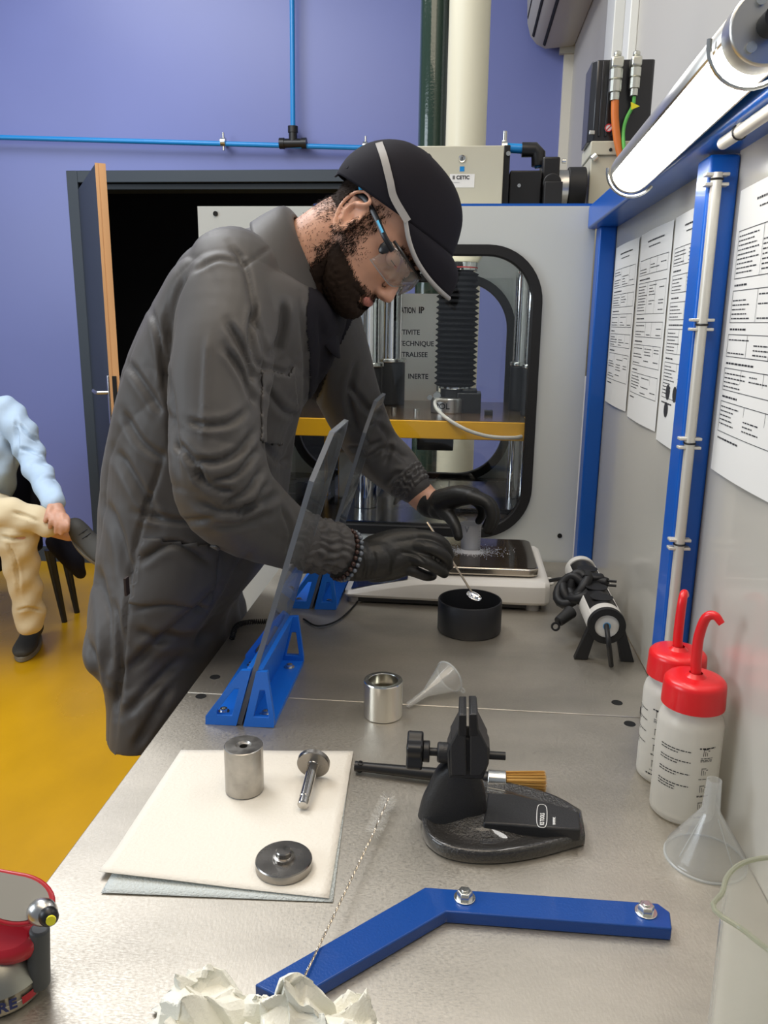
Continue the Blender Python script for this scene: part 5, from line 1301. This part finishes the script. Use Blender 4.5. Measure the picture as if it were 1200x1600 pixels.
# brim: from the crown's front edge out to a curved, drooping lip
edge_n = [(634, 345), (639, 375), (650, 405), (668, 433), (686, 453), (701, 466)]
ed = []
for (px, py), s in zip(edge_n, (.080, .078, .070, .055, .034, 0)): ed.append(W(px, py, cy - s))
ed = [Vector(q) for q in spline([tuple(q) for q in ed], 4)]
full = ed + [Vector((q.x, 2 * cy - q.y, q.z)) for q in ed[-2::-1]]
nb = len(full); inner = []
for i in range(nb):
    a = -PI / 2 * 0.92 + PI * 0.92 * i / (nb - 1)
    inner.append(ring_at(0.0, a % (2 * PI)))
brim = []
for k in range(9):
    t = k / 8; row = []
    for i in range(nb):
        p = inner[i] * (1 - t) + full[i] * t
        lat = abs(2 * i / (nb - 1) - 1)
        p += (Fd * .55 + Ud * .8) * (math.sin(PI * t) * .012 * (1 - lat ** 2))
        row.append(p)
    brim.append(row)
bo = MB().rings(brim, False, (0, 0)).build('cap_brim', M_dark, man, sharp=0, solid=.0022)
MB().tube(full, .0036, 10).build('piping', M_pipe2, man)
MB().ball((0, 0, 0), .006, 12, frame(ring_at(1, 0), Ud), (1, 1, .4)).build('cap_button', M_dark, man)
bk = [W(532, 262, cy), W(528, 272, cy)]
st = ribbon(MB(), spline([W(548, 256, cy - .05), W(530, 268, cy - .02), W(530, 268, cy + .02), W(548, 256, cy + .05)], 6), .016, .002, ctr).build('cap_strap', M_dark, man)

# safety glasses
G = lambda f, s, u: H @ Vector((f, s, u))
fr_ = MB()
M_gframe = mat('black_spectacle_frame', (.012, .012, .014), .3)
temple = [G(-.038, -.075, .012), G(-.015, -.0745, .020), G(.02, -.0765, .018), (G(.055, -.076, .012)), G(.078, -.068, .010)]
for s in (1, -1):
    T_ = [Vector((q.x, q.y if s > 0 else 2 * cy - q.y, q.z)) for q in temple]
    MB().tube(spline(T_, 6), .0030, 8, flat=1.5).build('temple_arm', M_gframe, man)
    tp = [Vector((q.x, q.y if s > 0 else 2 * cy - q.y, q.z)) for q in (G(-.040, -.0745, .030), G(-.028, -.0765, .024))]
    MB().tube(tp, .0042, 8, flat=1.4).build('temple_tip', mat('light_blue_plastic', (.05, .42, .72), .4), man)
    MB().tube([q + Vector((0, -.0036 * s, 0)) for q in (T_[2] * .8 + T_[3] * .2, T_[2] * .2 + T_[3] * .8)], .0014, 6, flat=1.5).build('blue_inlay', MATS['light_blue_plastic'], man)
M_lens = clear('clear_lens', (.88, .86, .83), 1.6, haze=.10, hazecol=(.75, .72, .68))
LR_ = []
for a in np.linspace(-1.25, 1.25, 25):
    row = []
    for t in np.linspace(0, 1, 7):
        u_ = .020 - .046 * t * (1 - .35 * math.exp(-(a / .22) ** 2)); bul = .006 * math.sin(PI * t)
        row.append(G(.040 + (.066 + bul) * math.cos(a) ** .8, -.073 * math.sin(a) * -1, u_))
    LR_.append(row)
MB().rings([[r[k] for r in LR_] for k in range(7)], False, (0, 0)).build('lens', M_lens, man, solid=.0012)
MB().tube([r[0] for r in LR_], .0022, 8).build('brow_bar', M_gframe, man)
MB().tube([r[-1] for r in LR_], .0010, 6).build('lens_rim', clear('clear_plastic_rim', (.7, .7, .7), 2.0, haze=.35), man)
for s in (1, -1):
    MB().ball((0, 0, 0), .008, 10, H @ Matrix.Translation((.066, -s * .069, .004)), (1.2, .35, 1.6)).build('lens_hinge', M_gframe, man)

# ---------------- coat
tc_ = MB()
CYc = 1.29
lev = [((-.625, .755), (-.385, .768), .27, 0), ((-.622, .86), (-.381, .86), .262, 0), (142, 960, 0, 0), (148, 870, 0, 0)]
def bx2(px, py): 
    q = W(px, py, CYc); return q
Rc = [ering((-.570, CYc, .772), (-.383, CYc, .785), .260, 0, 2.1), ering((-.568, CYc, .86), (-.383, CYc, .86), .250, 0, 2.1),
      ering(bx2(172, 960), (-.383, CYc, .93), .235, 0, 2.1), ering(bx2(176, 870), W(424, 862, CYc), .215, 0, 2.1), ering(bx2(178, 790), W(440, 800, CYc), .200, 0, 2.1),
      ering(bx2(187, 700), W(452, 715, CYc), .195, 0, 2.2), ering(bx2(208, 620), W(468, 650, CYc), .20, 0, 2.25), ering(bx2(229, 548), W(500, 590, CYc), .205, 0, 2.3),
      ering(bx2(263, 474), W(526, 530, CYc), .210, 0, 2.3), ering(bx2(296, 420), W(533, 492, CYc), .208, 0, 2.3), ering(bx2(330, 389), W(520, 462, CYc), .185, 0, 2.2),
      ering(bx2(380, 368), W(505, 442, CYc), .112, 0, 2.1), ering(bx2(425, 350), W(496, 425, CYc), .072, 0, 2.0), ering(bx2(440, 340), W(494, 415, CYc), .076, 0, 2.0)]
tc_.rings(smoothrings(Rc, 5), True, (1, 1))
limb(tc_, [(W(370, 430, 1.17), .068), (W(356, 505, 1.105), .070), (W(343, 600, 1.06), .067), (W(341, 700, 1.035), .065), (W(353, 766, 1.037), .065), (W(392, 805, 1.085), .060), (W(432, 832, 1.135), .052), (W(462, 850, 1.165), .045)], 28)
limb(tc_, [(W(465, 430, 1.42), .070), (W(510, 520, 1.50), .068), (W(545, 610, 1.58), .064), (W(580, 690, 1.635), .058), (W(615, 727, 1.63), .052), (W(636, 750, 1.617), .045), (W(646, 760, 1.610), .037)], 28)
coat_me = remesh(tc_, .0042, 5)
# slow drape noise, stronger low down
v = verts(coat_me); nn = norms(coat_me)
def wav(p, k, ph): return np.sin(p @ np.array(k) + ph)
dr_ = .004 * wav(v, (9, 22, 3), .4) * wav(v, (-6, 9, 5), 1.2) + .0025 * wav(v, (31, -17, 12), 2.0) + .0016 * wav(v, (-23, 40, 29), .7)
low = np.clip((1.12 - v[:, 2]) / .35, 0, 1)
ang_ = np.arctan2(v[:, 1] - CYc, v[:, 0] + .49)
vert_f = np.sin(ang_ * 7 + v[:, 2] * 5 + .8 * np.sin(v[:, 2] * 17)) * .0035 * low ** 1.2 * (v[:, 0] < -.36)
# sharp creases: ridged waves bent by slow noise
warp = .9 * wav(v, (14, 9, 17), .3) + .6 * wav(v, (-21, 13, 8), 2.1)
def ridged(k, ph, amp, sharp=.5): return amp * (np.power(np.abs(np.sin((v @ np.array(k) + ph) * .5 + warp)), sharp) - .75)
gate = np.clip(.35 + .9 * wav(v, (11, -7, 9), .9), 0, 1); gate2 = np.clip(.25 + .9 * wav(v, (-8, 12, 10), 2.4), 0, 1)
crs = ridged((30, 12, 46), 0, .0034) * gate + ridged((-42, 20, 30), 1.7, .0034) * gate2 + ridged((70, -30, 55), .6, .0016) * gate * gate2
v += nn * (dr_ + vert_f + crs)[:, None]; setv(coat_me, v)
S = []
def fold(line, w_=7, d=.006, k='fold'): S.append((line, w_, d, k))
# sleeve set-in seam and armpit folds
fold([(300, 405), (268, 470), (258, 560), (266, 650), (280, 760)], 6, .011, 'step')
fold([(358, 378), (385, 420), (402, 500), (418, 560), (405, 620)], 5, .008, 'step')
fold([(400, 600), (385, 560), (355, 500)], 9, .008); fold([(402, 640), (382, 590), (350, 540)], 8, .007)
fold([(420, 585), (400, 560), (392, 520), (400, 470)], 7, .007)
fold([(325, 520), (322, 600), (318, 700)], 5, .004, 'ridge')
# elbow folds
fold([(402, 668), (372, 706), (335, 722), (296, 716)], 9, .007); fold([(404, 700), (368, 742), (325, 752)], 7, .007); fold([(300, 735), (330, 760), (372, 770)], 8, .006)
fold([(412, 730), (385, 768), (345, 792)], 8, .007); fold([(420, 752), (400, 785), (370, 812)], 7, .006)
fold([(300, 780), (350, 800), (400, 790), (440, 770)], 10, .007); fold([(330, 822), (380, 820), (430, 800)], 9, .005)
fold([(385, 640), (360, 660), (320, 665), (290, 655)], 9, .005); fold([(275, 690), (300, 720), (320, 760)], 9, .006)
fold([(440, 790), (455, 830), (450, 870)], 6, .005)
# shoulder yoke seam, back folds
fold([(375, 420), (400, 402), (424, 385)], 3, .003, 'step'); fold([(300, 425), (340, 405), (375, 412)], 6, .003)
fold([(232, 470), (250, 540), (262, 620)], 7, .006); fold([(195, 560), (230, 610), (255, 650)], 10, .006); fold([(190, 640), (220, 690), (260, 720)], 10, .006)
fold([(180, 700), (215, 760), (250, 820)], 12, .008); fold([(165, 780), (190, 850), (200, 920)], 11, .007)
fold([(150, 880), (165, 960), (170, 1060)], 12, .008); fold([(175, 930), (185, 1010), (182, 1120)], 10, .007)
# side seam and skirt
fold([(262, 690), (245, 745), (231, 785), (212, 850), (203, 900), (198, 950), (192, 1020), (186, 1080), (178, 1170)], 3.5, .006, 'step')
fold([(208, 800), (280, 815), (340, 810)], 9, .006); fold([(215, 880), (270, 850), (330, 880)], 10, .007); fold([(205, 955), (260, 945), (330, 955)], 5, .004, 'step')
fold([(340, 860), (338, 900), (330, 935)], 4, .003, 'step'); fold([(210, 985), (260, 1000), (330, 990)], 12, .006)
fold([(200, 1050), (240, 1010), (300, 960), (360, 900)], 12, .008); fold([(195, 1120), (230, 1080), (290, 1020)], 11, .007); fold([(390, 860), (350, 940), (300, 1020)], 12, .008)
fold([(140, 1000), (150, 1060), (152, 1110)], 9, .006); fold([(210, 1170), (240, 1120), (270, 1070)], 10, .006)
# front: placket edge, pocket, chest folds
fold([(470, 458), (474, 510), (479, 574), (476, 640), (455, 700), (428, 750)], 4, .006, 'step')
fold([(412, 568), (432, 578), (450, 582), (458, 570)], 3.5, .004, 'step'); fold([(410, 600), (440, 640), (470, 650)], 9, .005)
fold([(445, 470), (440, 520), (425, 560)], 9, .008); fold([(410, 690), (435, 720), (455, 715)], 9, .006); fold([(500, 480), (505, 560), (495, 640)], 6, .006, 'step')
fold([(545, 600), (575, 640), (600, 650)], 8, .007); fold([(560, 560), (545, 620), (560, 680)], 8, .006); fold([(570, 720), (605, 700), (640, 720)], 7, .006); fold([(600, 760), (620, 740), (650, 750)], 6, .005)
fold([(590, 660), (610, 690), (600, 730)], 7, .006); fold([(540, 700), (570, 700), (600, 690)], 7, .006)
sculpt(coat_me, S); coat_me.materials.append(M_coat)
coat = link('work_coat', coat_me, man, sharp=0)
def inpoly(q, poly):
    c = np.zeros(len(q), bool); n = len(poly)
    for i in range(n):
        (x0, y0), (x1, y1) = poly[i], poly[(i + 1) % n]
        k = ((y0 > q[:, 1]) != (y1 > q[:, 1])); xx = (x1 - x0) * (q[:, 1] - y0) / ((y1 - y0) or 1e-9) + x0; c ^= k & (q[:, 0] < xx)
    return c
v = verts(coat_me); nn = norms(coat_me); q_ = proj(v); fc = np.einsum('ij,ij->i', nn, np.array(CAM) - v) > 0
def piece(poly, off, name, m, par, ymax=9, thick=0):
    o = patch(coat_me, inpoly(q_[:, :2], poly) & fc & (v[:, 1] < ymax), off, name, m, par)
    if thick: k = o.modifiers.new('solidify', 'SOLIDIFY'); k.thickness = thick; k.offset = -1
    return o
piece([(407, 574), (450, 584), (459, 570), (466, 640), (458, 700), (406, 692)], .0030, 'chest_pocket', M_coat, coat, 1.25, .003)
piece([(222, 838), (345, 852), (330, 950), (203, 944)], .0032, 'hip_pocket', M_coat, coat, 1.25, .003)
piece([(480, 448), (548, 470), (552, 500), (522, 560), (503, 610), (480, 655), (482, 574), (477, 510)], .0012, 'dark_opening', M_dark, coat)
# gathered cuffs
def cuff(axis, r0, r1, nrip, amp, name='gathered_cuff'):
    A = [Vector(q) for q in axis]; n = 96; rows = []; X = None; k = 22
    for i in range(k + 1):
        t = i / k; p = A[0].lerp(A[1], t); d = (A[1] - A[0]).normalized(); X_ = Vector((0, 0, 1)); X_ = (X_ - d * X_.dot(d)).normalized(); Y_ = d.cross(X_)
        band = 1 - .10 * (0.5 + .5 * math.cos(2 * PI * t * 4)) ; r_ = (r0 * (1 - t) + r1 * t)
        row = []
        for j in range(n):
            a = 2 * PI * j / n; q = r_ * (band + amp * math.sin(nrip * a + 1.5 * math.sin(3.1 * t * 4 + 2 * math.sin(a * 3)) + .7 * math.sin(5 * a)) * (.4 + .6 * math.sin(PI * t)))
            row.append(p + X_ * (q * math.cos(a)) + Y_ * (q * math.sin(a)))
        rows.append(row)
    e = [c_ for c_ in rows[-1]]; c0 = A[1]; rows.append([c0 + (p - c0) * .88 for p in rows[-1]]); rows.append([c0 - (A[1] - A[0]) * .25 + (p - c0) * .86 for p in e])
    return MB().rings(rows, True, (0, 0)).build(name, M_coat, coat, sharp=0)
cuff([W(456, 846, 1.160), W(534, 858, 1.218)], .0475, .0405, 19, .075)
cuff([W(632, 746, 1.618), W(654, 765, 1.604)], .047, .034, 17, .06)
MB().box(-.0015, .0015, -.006, .006, -.013, .013, Matrix.Translation(W(198, 916, 1.035))).build('side_tag', mat('dark_brown_tag', (.03, .018, .016), .7), coat)
# collar leaf
cr = [ering(W(462, 340, CYc), W(500, 436, CYc), .070, 0, 2.0, 64), ering(W(446, 325, CYc), W(500, 436, CYc), .081, 0, 2.0, 64), ering(W(422, 336, CYc), W(508, 468, CYc), .112, 0, 2.0, 64), ering(W(402, 350, CYc), W(514, 508, CYc), .143, 0, 2.0, 64)]
cr = smoothrings(cr, 4)
keep = [j for j in range(64) if 5 <= j <= 59]
MB().rings([[r[j] for j in keep] for r in cr], False, (0, 0)).build('collar', M_coat, coat, sharp=0, solid=.0045)
# shirt seen at the neck opening
MB().rings(smoothrings([ering(W(450, 350, CYc), W(498, 440, CYc), .066, 0, 2.0, 40), ering(W(440, 380, CYc), W(522, 490, CYc), .072, 0, 2.0, 40), ering(W(430, 420, CYc), W(530, 560, CYc), .065, 0, 2.0, 40)]), True, (0, 0)).build('undershirt', M_dark, man, sharp=0, solid=.002)
for px, py in ((480, 640), (482, 585)):
    q = W(px, py, 1.14)
# trousers and shoes under the coat
tr = MB()
for s in (-1, 1):
    y = 1.30 + s * .082
    limb(tr, [(Vector((-.485, y, .90)), .078), (Vector((-.448, y, .70)), .068), (Vector((-.455, y + s * .01, .48)), .078), (Vector((-.49, y + s * .02, .28)), .072), (Vector((-.505, y + s * .02, .09)), .066)], 22)
tm = remesh(tr, .010, 4); tm.materials.append(M_dark); link('trousers', tm, man, sharp=0)
def shoe(mb, heel, d, L_=.29, w_=.048, h=.10):
    d = Vector(d).normalized(); s = Vector((0, 0, 1)).cross(d); rows = []
    for t, ww, hh in ((0, .55, .55), (.06, .75, .8), (.2, .85, .95), (.4, .85, .92), (.55, .95, .62), (.75, 1.0, .48), (.92, .8, .36), (1, .45, .22)):
        c = Vector(heel) + d * (L_ * t); rows.append([c + s * (w_ * ww * math.cos(a) * (1.0 if math.sin(a) < 0.2 else .8)) + Vector((0, 0, h * hh * (.5 + .5 * math.sin(a)))) for a in np.linspace(0, 2 * PI, 25)[:-1]])
    return mb.rings(smoothrings(rows, 3), True, (1, 1))
M_shoe = mat('dark_shoe_fabric', (.038, .036, .030), .7, bump=(300, .2))
for s in (-1, 1): shoe(MB(), (-.58, 1.29 + s * .12, 0.001), (1, 0, 0)).build('shoe', M_shoe, man, sharp=0)

# gloves
def glove(wrist, palm, fingers, name='glove', cuffr=.031):
    g = MB()
    limb(g, [(pp(q[:3]), q[3]) for q in wrist], 20)
    for seg in palm: limb(g, [(pp(q[:3]), q[3]) for q in seg], 16)
    for f in fingers: limb(g, [(pp(q[:3]), q[3]) for q in f], 14, 4)
    return remesh(g, .0021, 4)
rg = glove([(541, 872, 1.222, .0375), (565, 876, 1.236, .034), (592, 872, 1.246, .034)],
    [[(585, 858, 1.25, .024), (615, 846, 1.262, .021), (645, 840, 1.266, .0165)], [(585, 870, 1.245, .026), (615, 860, 1.256, .023), (645, 855, 1.258, .017)], [(585, 882, 1.245, .026), (615, 876, 1.252, .024), (640, 870, 1.252, .017)], [(585, 890, 1.248, .022), (610, 888, 1.253, .021), (632, 886, 1.254, .016)]],
    [[(640, 838, 1.266, .0125), (672, 839, 1.262, .0105), (693, 850, 1.266, .0098), (702, 868, 1.280, .0088)],
     [(640, 853, 1.256, .0125), (674, 857, 1.246, .0108), (696, 871, 1.254, .0098), (701, 884, 1.275, .0088)],
     [(635, 870, 1.250, .0125), (662, 877, 1.240, .0108), (684, 889, 1.248, .0098), (694, 896, 1.268, .0086)],
     [(628, 886, 1.252, .0115), (648, 893, 1.246, .0098), (666, 900, 1.256, .0088), (676, 900, 1.275, .0078)],
     [(585, 858, 1.27, .018), (622, 846, 1.292, .0145), (660, 850, 1.302, .0115), (692, 866, 1.300, .0098)]])
gs = []
gs += [([(552, 845), (556, 875), (552, 908)], 3, .0022, 'fold'), ([(566, 852), (572, 880), (568, 910)], 4, .0022, 'fold'), ([(582, 858), (586, 880), (580, 905)], 4, .0015, 'fold'), ([(625, 862), (650, 868), (665, 880)], 3, .0018, 'fold'), ([(600, 850), (615, 870), (612, 895)], 6, .0012, 'fold'), ([(660, 845), (668, 852)], 3, .001, 'fold')]
sculpt(rg, gs); rg.materials.append(M_glove); link('glove', rg, man, sharp=0)
lg_ = glove([(671, 786, 1.596, .0300), (680, 788, 1.590, .030), (690, 788, 1.580, .030)],
    [[(690, 784, 1.56, .024), (715, 776, 1.535, .021), (735, 776, 1.51, .0155)], [(690, 782, 1.575, .024), (718, 774, 1.55, .021), (740, 774, 1.53, .0155)], [(690, 782, 1.59, .022), (718, 774, 1.57, .020), (738, 773, 1.555, .015)], [(690, 784, 1.60, .020), (715, 777, 1.59, .018), (730, 776, 1.578, .014)], [(685, 795, 1.57, .022), (698, 800, 1.55, .018)]],
    [[(733, 776, 1.508, .0135), (760, 786, 1.492, .0112), (768, 808, 1.488, .0100), (761, 828, 1.490, .0088)],
     [(739, 774, 1.530, .0130), (766, 786, 1.522, .0112), (774, 808, 1.514, .0100), (765, 829, 1.508, .0088)],
     [(737, 773, 1.553, .0125), (762, 784, 1.553, .0108), (768, 804, 1.545, .0095), (760, 822, 1.536, .0086)],
     [(730, 776, 1.577, .0115), (748, 788, 1.577, .0096), (753, 804, 1.568, .0086), (748, 814, 1.560, .0078)],
     [(690, 796, 1.555, .0160), (703, 808, 1.53, .0130), (712, 823, 1.506, .0110), (716, 838, 1.496, .0094)]])
lg_.materials.append(M_glove); link('glove', lg_, man, sharp=0)
# bead bracelet at the right wrist
bd = [MB()]; d = (W(560, 872, 1.235) - W(534, 864, 1.218)).normalized(); c0 = W(541, 868, 1.222); X_ = Vector((0, 0, 1)); X_ = (X_ - d * X_.dot(d)).normalized(); Y_ = d.cross(X_)
M_bead = mat('grey_blue_bead', (.13, .15, .18), .2, coat=.5); M_beadb = mat('brown_bead', (.05, .025, .02), .25)
br_ = bpy.data.objects.new('bead_bracelet', None)
for ring_, off in ((0, .002), (1, -.006)):
    for i in range(26):
        a = 2 * PI * i / 26; q = c0 + d * (off) + X_ * (.0405 * math.cos(a)) + Y_ * (.0405 * math.sin(a))
        MB().ball(tuple(q), .0040, 10).build('bead', M_bead if ring_ == 0 else M_beadb, man)

# ---------------- the seated man
sit = thing('person', 'man in light blue shirt and khaki trousers seated with one leg crossed', 'person', (-2.0, 3.3, 0))
M_shirt = mat('light_blue_shirt', (.44, .56, .70), .75, noise=(9, .04), bump=(500, .1)); M_khaki = mat('khaki_cotton', (.64, .53, .34), .8, noise=(6, .05), bump=(500, .12))
M_skin2 = M_skin
b = MB(); ys = 3.32
hc = P(-58, 560, y=ys - .03); H2 = Matrix.Identity(4); fd = Vector((.35, -.9, -.15)).normalized(); sd = Vector((0, 0, 1)).cross(fd).normalized(); ud = fd.cross(sd)
for i in range(3): H2[i][0] = fd[i]; H2[i][1] = sd[i]; H2[i][2] = ud[i]; H2[i][3] = hc[i]
add_head(b, H2)
neck = P(-55, 620, y=ys); limb(b, [(hc + Vector((0, .02, -.06)), .055), (neck, .06), (neck - Vector((0, 0, .06)), .07)], 20)
pel = P(-45, 800, y=3.42); pel.z = .56
limb(b, [(neck - Vector((0, 0, .10)), .12), ((neck + pel) / 2, .13), (pel, .14)], 20)
sh = P(22, 645, y=ys); el = P(50, 718, y=ys - .07); wr_ = P(84, 784, y=2.94); hd = P(92, 804, y=2.89)
limb(b, [(sh, .036), (el, .034), (P(68, 752, y=3.10), .030), (wr_, .027), (hd, .028)], 14)
sh2 = P(-135, 650, y=ys); el2 = P(-150, 745, y=ys - .05); wr2 = P(-60, 775, y=3.05)
limb(b, [(sh2, .036), (el2, .042), (wr2, .028), (wr2 + Vector((.08, -.03, -.01)), .025)], 14)
# five fingers closing over the shin
pal = [P(80, 802, y=2.865), P(89, 804, y=2.86), P(97, 806, y=2.86), P(104, 809, y=2.87)]
ft = [(78, 824), (87, 832), (96, 834), (105, 830)]
for q, (fx, fy) in zip(pal, ft):
    m_ = P((proj([q])[0][0] + fx) / 2 + 1, (proj([q])[0][1] + fy) / 2 + 1, y=2.832)
    limb(b, [(hd, .020), (q, .013), (m_, .0105), (P(fx, fy, y=2.84), .0092)], 10, 4)
limb(b, [(wr_, .02), (P(76, 800, y=2.86), .013), (P(71, 814, y=2.845), .010)], 10, 4)
# legs
hipR = pel + Vector((.09, -.03, 0)); kR = P(24, 826, y=2.92); aR = P(47, 968, y=2.98)
hipL = pel + Vector((-.09, -.03, 0)); kL = P(-120, 790, y=2.98); aL = P(108, 832, y=2.96)
limb(b, [(hipR, .075), (kR, .055), (P(36, 900, y=2.95), .045), (aR, .038)], 16)
limb(b, [(hipL, .075), (kL, .055), (P(0, 802, y=2.90), .045), (aL, .036)], 16)
bm2 = remesh(b, .0055, 4); bm2.materials.append(M_skin2); link('body', bm2, sit, sharp=0)
v2 = verts(bm2); I2 = np.array(H2.inverted()); l2 = v2 @ I2[:3, :3].T + I2[:3, 3]; hm = (np.linalg.norm(l2, axis=1) < .16) & ((l2[:, 2] > .045) | ((l2[:, 0] < -.01) & (l2[:, 2] > -.04)))
patch(bm2, hm, .007, 'hair', M_hair, sit, .001)
for s in (-1, 1):
    MB().ball((0, 0, 0), .0115, 12, H2 @ Matrix.Translation((.0775, s * .031, .002))).build('eye', MATS['eye_white'], sit)
s_ = MB()
nk = neck - Vector((0, 0, .03))
s_.rings(smoothrings([ering(nk + Vector((-.07, .0, 0)), nk + Vector((.07, 0, 0)), .07, 0, 2, 40), ering(nk + Vector((-.19, .01, -.045)), nk + Vector((.19, 0.01, -.045)), .10, 0, 2.3, 40), ering(nk + Vector((-.215, 0.01, -.14)), nk + Vector((.205, 0.01, -.14)), .125, 0, 2.3, 40), ering(nk + Vector((-.19, 0.02, -.30)), nk + Vector((.19, 0.02, -.30)), .13, 0, 2.3, 40), ering(pel + Vector((-.19, -.02, .02)), pel + Vector((.185, -.02, .02)), .15, 0, 2.4, 40)], 4), True, (1, 1))
limb(s_, [(sh + Vector((-.04, 0, .01)), .070), (P(32, 675, y=ys - .03), .066), (el, .060), (P(68, 752, y=3.10), .052), (wr_, .046)], 20)
limb(s_, [(sh2 + Vector((.04, 0, .01)), .070), (el2, .062), (wr2, .045)], 20)
sm = remesh(s_, .008, 4)
v = verts(sm); nn = norms(sm); v += nn * (.006 * wav(v, (20, 11, 35), .3) * wav(v, (-25, 14, 22), 1) + .004 * wav(v, (60, 20, -45), 1))[:, None]; setv(sm, v)
sculpt(sm, [([(28, 660), (45, 680), (62, 690)], 4, .012, 'fold'), ([(30, 700), (50, 705), (68, 712)], 4, .012, 'fold'), ([(45, 725), (60, 722), (75, 726)], 4, .010, 'fold'), ([(25, 650), (27, 690), (24, 730)], 4, .012, 'fold'), ([(60, 750), (75, 745), (88, 750)], 4, .008, 'fold')])
sm.materials.append(M_shirt); link('shirt', sm, sit, sharp=0)
t_ = MB()
limb(t_, [(hipR, .105), ((hipR + kR) / 2, .095), (kR, .082), (P(32, 880, y=2.93), .072), (P(42, 935, y=2.96), .062), (P(46, 968, y=2.98), .064)], 20)
limb(t_, [(hipL, .105), ((hipL + kL) / 2, .095), (kL, .080), (P(-40, 795, y=2.90), .070), (P(30, 805, y=2.885), .060), (P(74, 818, y=2.89), .050)], 20)
t_.ball(tuple(pel + Vector((0, 0, 0))), .165, 20, None, (1.1, .85, .7))
tm = remesh(t_, .008, 4); v = verts(tm); nn = norms(tm); v += nn * (.005 * wav(v, (22, 15, 30), .3) * wav(v, (-20, 24, 32), 1) + .004 * wav(v, (45, 30, -55), 1))[:, None]; setv(tm, v)
sculpt(tm, [([(10, 845), (25, 880), (30, 930)], 4, .010, 'fold'), ([(25, 955), (45, 950), (68, 955)], 3, .008, 'fold'), ([(20, 800), (40, 806), (60, 815)], 4, .010, 'fold'), ([(0, 838), (20, 842), (45, 840)], 4, .012, 'fold')])
tm.materials.append(M_khaki); link('trousers', tm, sit, sharp=0)
# shoes: one on the floor, one in the air
def sole_shoe(T, name):
    up_ = MB(); rows = []
    for t, ww, hh, z0_ in ((-.02, .5, .62, .02), (.03, .78, .95, .012), (.12, .9, 1.12, .012), (.28, .86, 1.10, .012), (.42, .86, .78, .012), (.6, .98, .60, .012), (.8, .98, .50, .014), (.95, .7, .38, .018), (1.0, .38, .26, .022)):
        rows.append([Vector((.28 * t, .048 * ww * math.cos(a), z0_ + (.095 * hh) * (.5 + .5 * math.sin(a)))) for a in np.linspace(0, 2 * PI, 25)[:-1]])
    o = up_.rings(smoothrings(rows, 3), True, (1, 1), T).build(name, M_shoe, sit, sharp=0)
    so = MB(); out = []
    for a in np.linspace(0, 2 * PI, 33)[:-1]:
        x_ = .135 + .15 * math.cos(a); y_ = .046 * math.sin(a) * (1.05 + .12 * math.cos(a)); out.append((x_, y_))
    so.prism(out, 0.0, .024, T).build('sole', mat('pale_shoe_sole', (.17, .15, .11), .6), o, bevel=.004)
    lc = MB()
    for i in range(4): lc.tube([T @ Vector((.085 + i * .018, -.020, .100 - i * .010)), T @ Vector((.09 + i * .018, 0, .107 - i * .011)), T @ Vector((.085 + i * .018, .020, .100 - i * .010))], .0022, 6)
    l_ = lc.build('laces', M_black, o); l_['kind'] = 'stuff'
    return o
fdr = Vector((.30, -1, 0)).normalized()
hf = P(52, 985, z=.05); Tf = Matrix.Translation((hf.x - fdr.x * .04, hf.y - fdr.y * .04, 0.001)) @ Matrix.Rotation(math.atan2(fdr.y, fdr.x), 4, 'Z')
sole_shoe(Tf, 'shoe')
a0 = P(118, 830, y=2.99); a1 = P(160, 862, y=2.90); ax = (a1 - a0).normalized(); upv = (Vector((0.15, -.55, .7)) - ax * Vector((0.15, -.55, .7)).dot(ax)).normalized(); yv = upv.cross(ax)
Ta = Matrix.Identity(4)
for i in range(3): Ta[i][0] = ax[i]; Ta[i][1] = yv[i]; Ta[i][2] = upv[i]; Ta[i][3] = (a0 - ax * .03 - upv * .050)[i]
sole_shoe(Ta, 'shoe')
# chair
ch = thing('chair', 'black chair with a rounded back and tapered legs under the seated man', 'chair', (pel.x, 3.35, 0))
sx0, sx1 = pel.x - .27, pel.x + .30
lgp = P(101, 972, z=0)
st = MB().prism([(x, y) for x, y in rrect(sx0, sx1, 3.02, 3.55, .08, 5)], .34, .43); st.build('seat', M_dark, ch, bevel=.02, seg=3)
bk_ = []
for t in np.linspace(0, 1, 9):
    z_ = .40 + .50 * t; hw_ = .30 * (1 - .25 * max(0, t - .55) ** 2 * 5); yy_ = 3.56 + .10 * t
    bk_.append([Vector((pel.x + .02 + hw_ * math.sin(a), yy_ - .16 * (1 - math.cos(a)) * 1.3, z_)) for a in np.linspace(-1.45, 1.45, 25)])
MB().rings(bk_, False, (0, 0)).build('backrest', M_dark, ch, sharp=0, solid=.035)
for x_, y_ in ((lgp.x, lgp.y), (sx0 + .03, lgp.y), (lgp.x, 3.56), (sx0 + .03, 3.56)):
    dx_ = .03 if x_ > pel.x else -.03
    MB().rod((x_ - dx_, y_ + (.03 if y_ < 3.3 else -.03), .37), (x_, y_, 0.001), .022, 14, .013).build('leg', M_black, ch)
jk = MB(); c0 = P(118, 878, y=3.10)
limb(jk, [(P(92, 850, y=3.14), .05), (c0, .045), (P(125, 892, y=3.10), .028)], 14)
jm = remesh(jk, .01, 4); v = verts(jm); nn = norms(jm); v += nn * (.008 * wav(v, (40, 31, 35), .3))[:, None]; setv(jm, v); jm.materials.append(M_dark)
tag(link('draped_jacket', jm, None, sharp=0), 'black jacket hanging off the side of the chair behind the raised shoe', 'jacket')
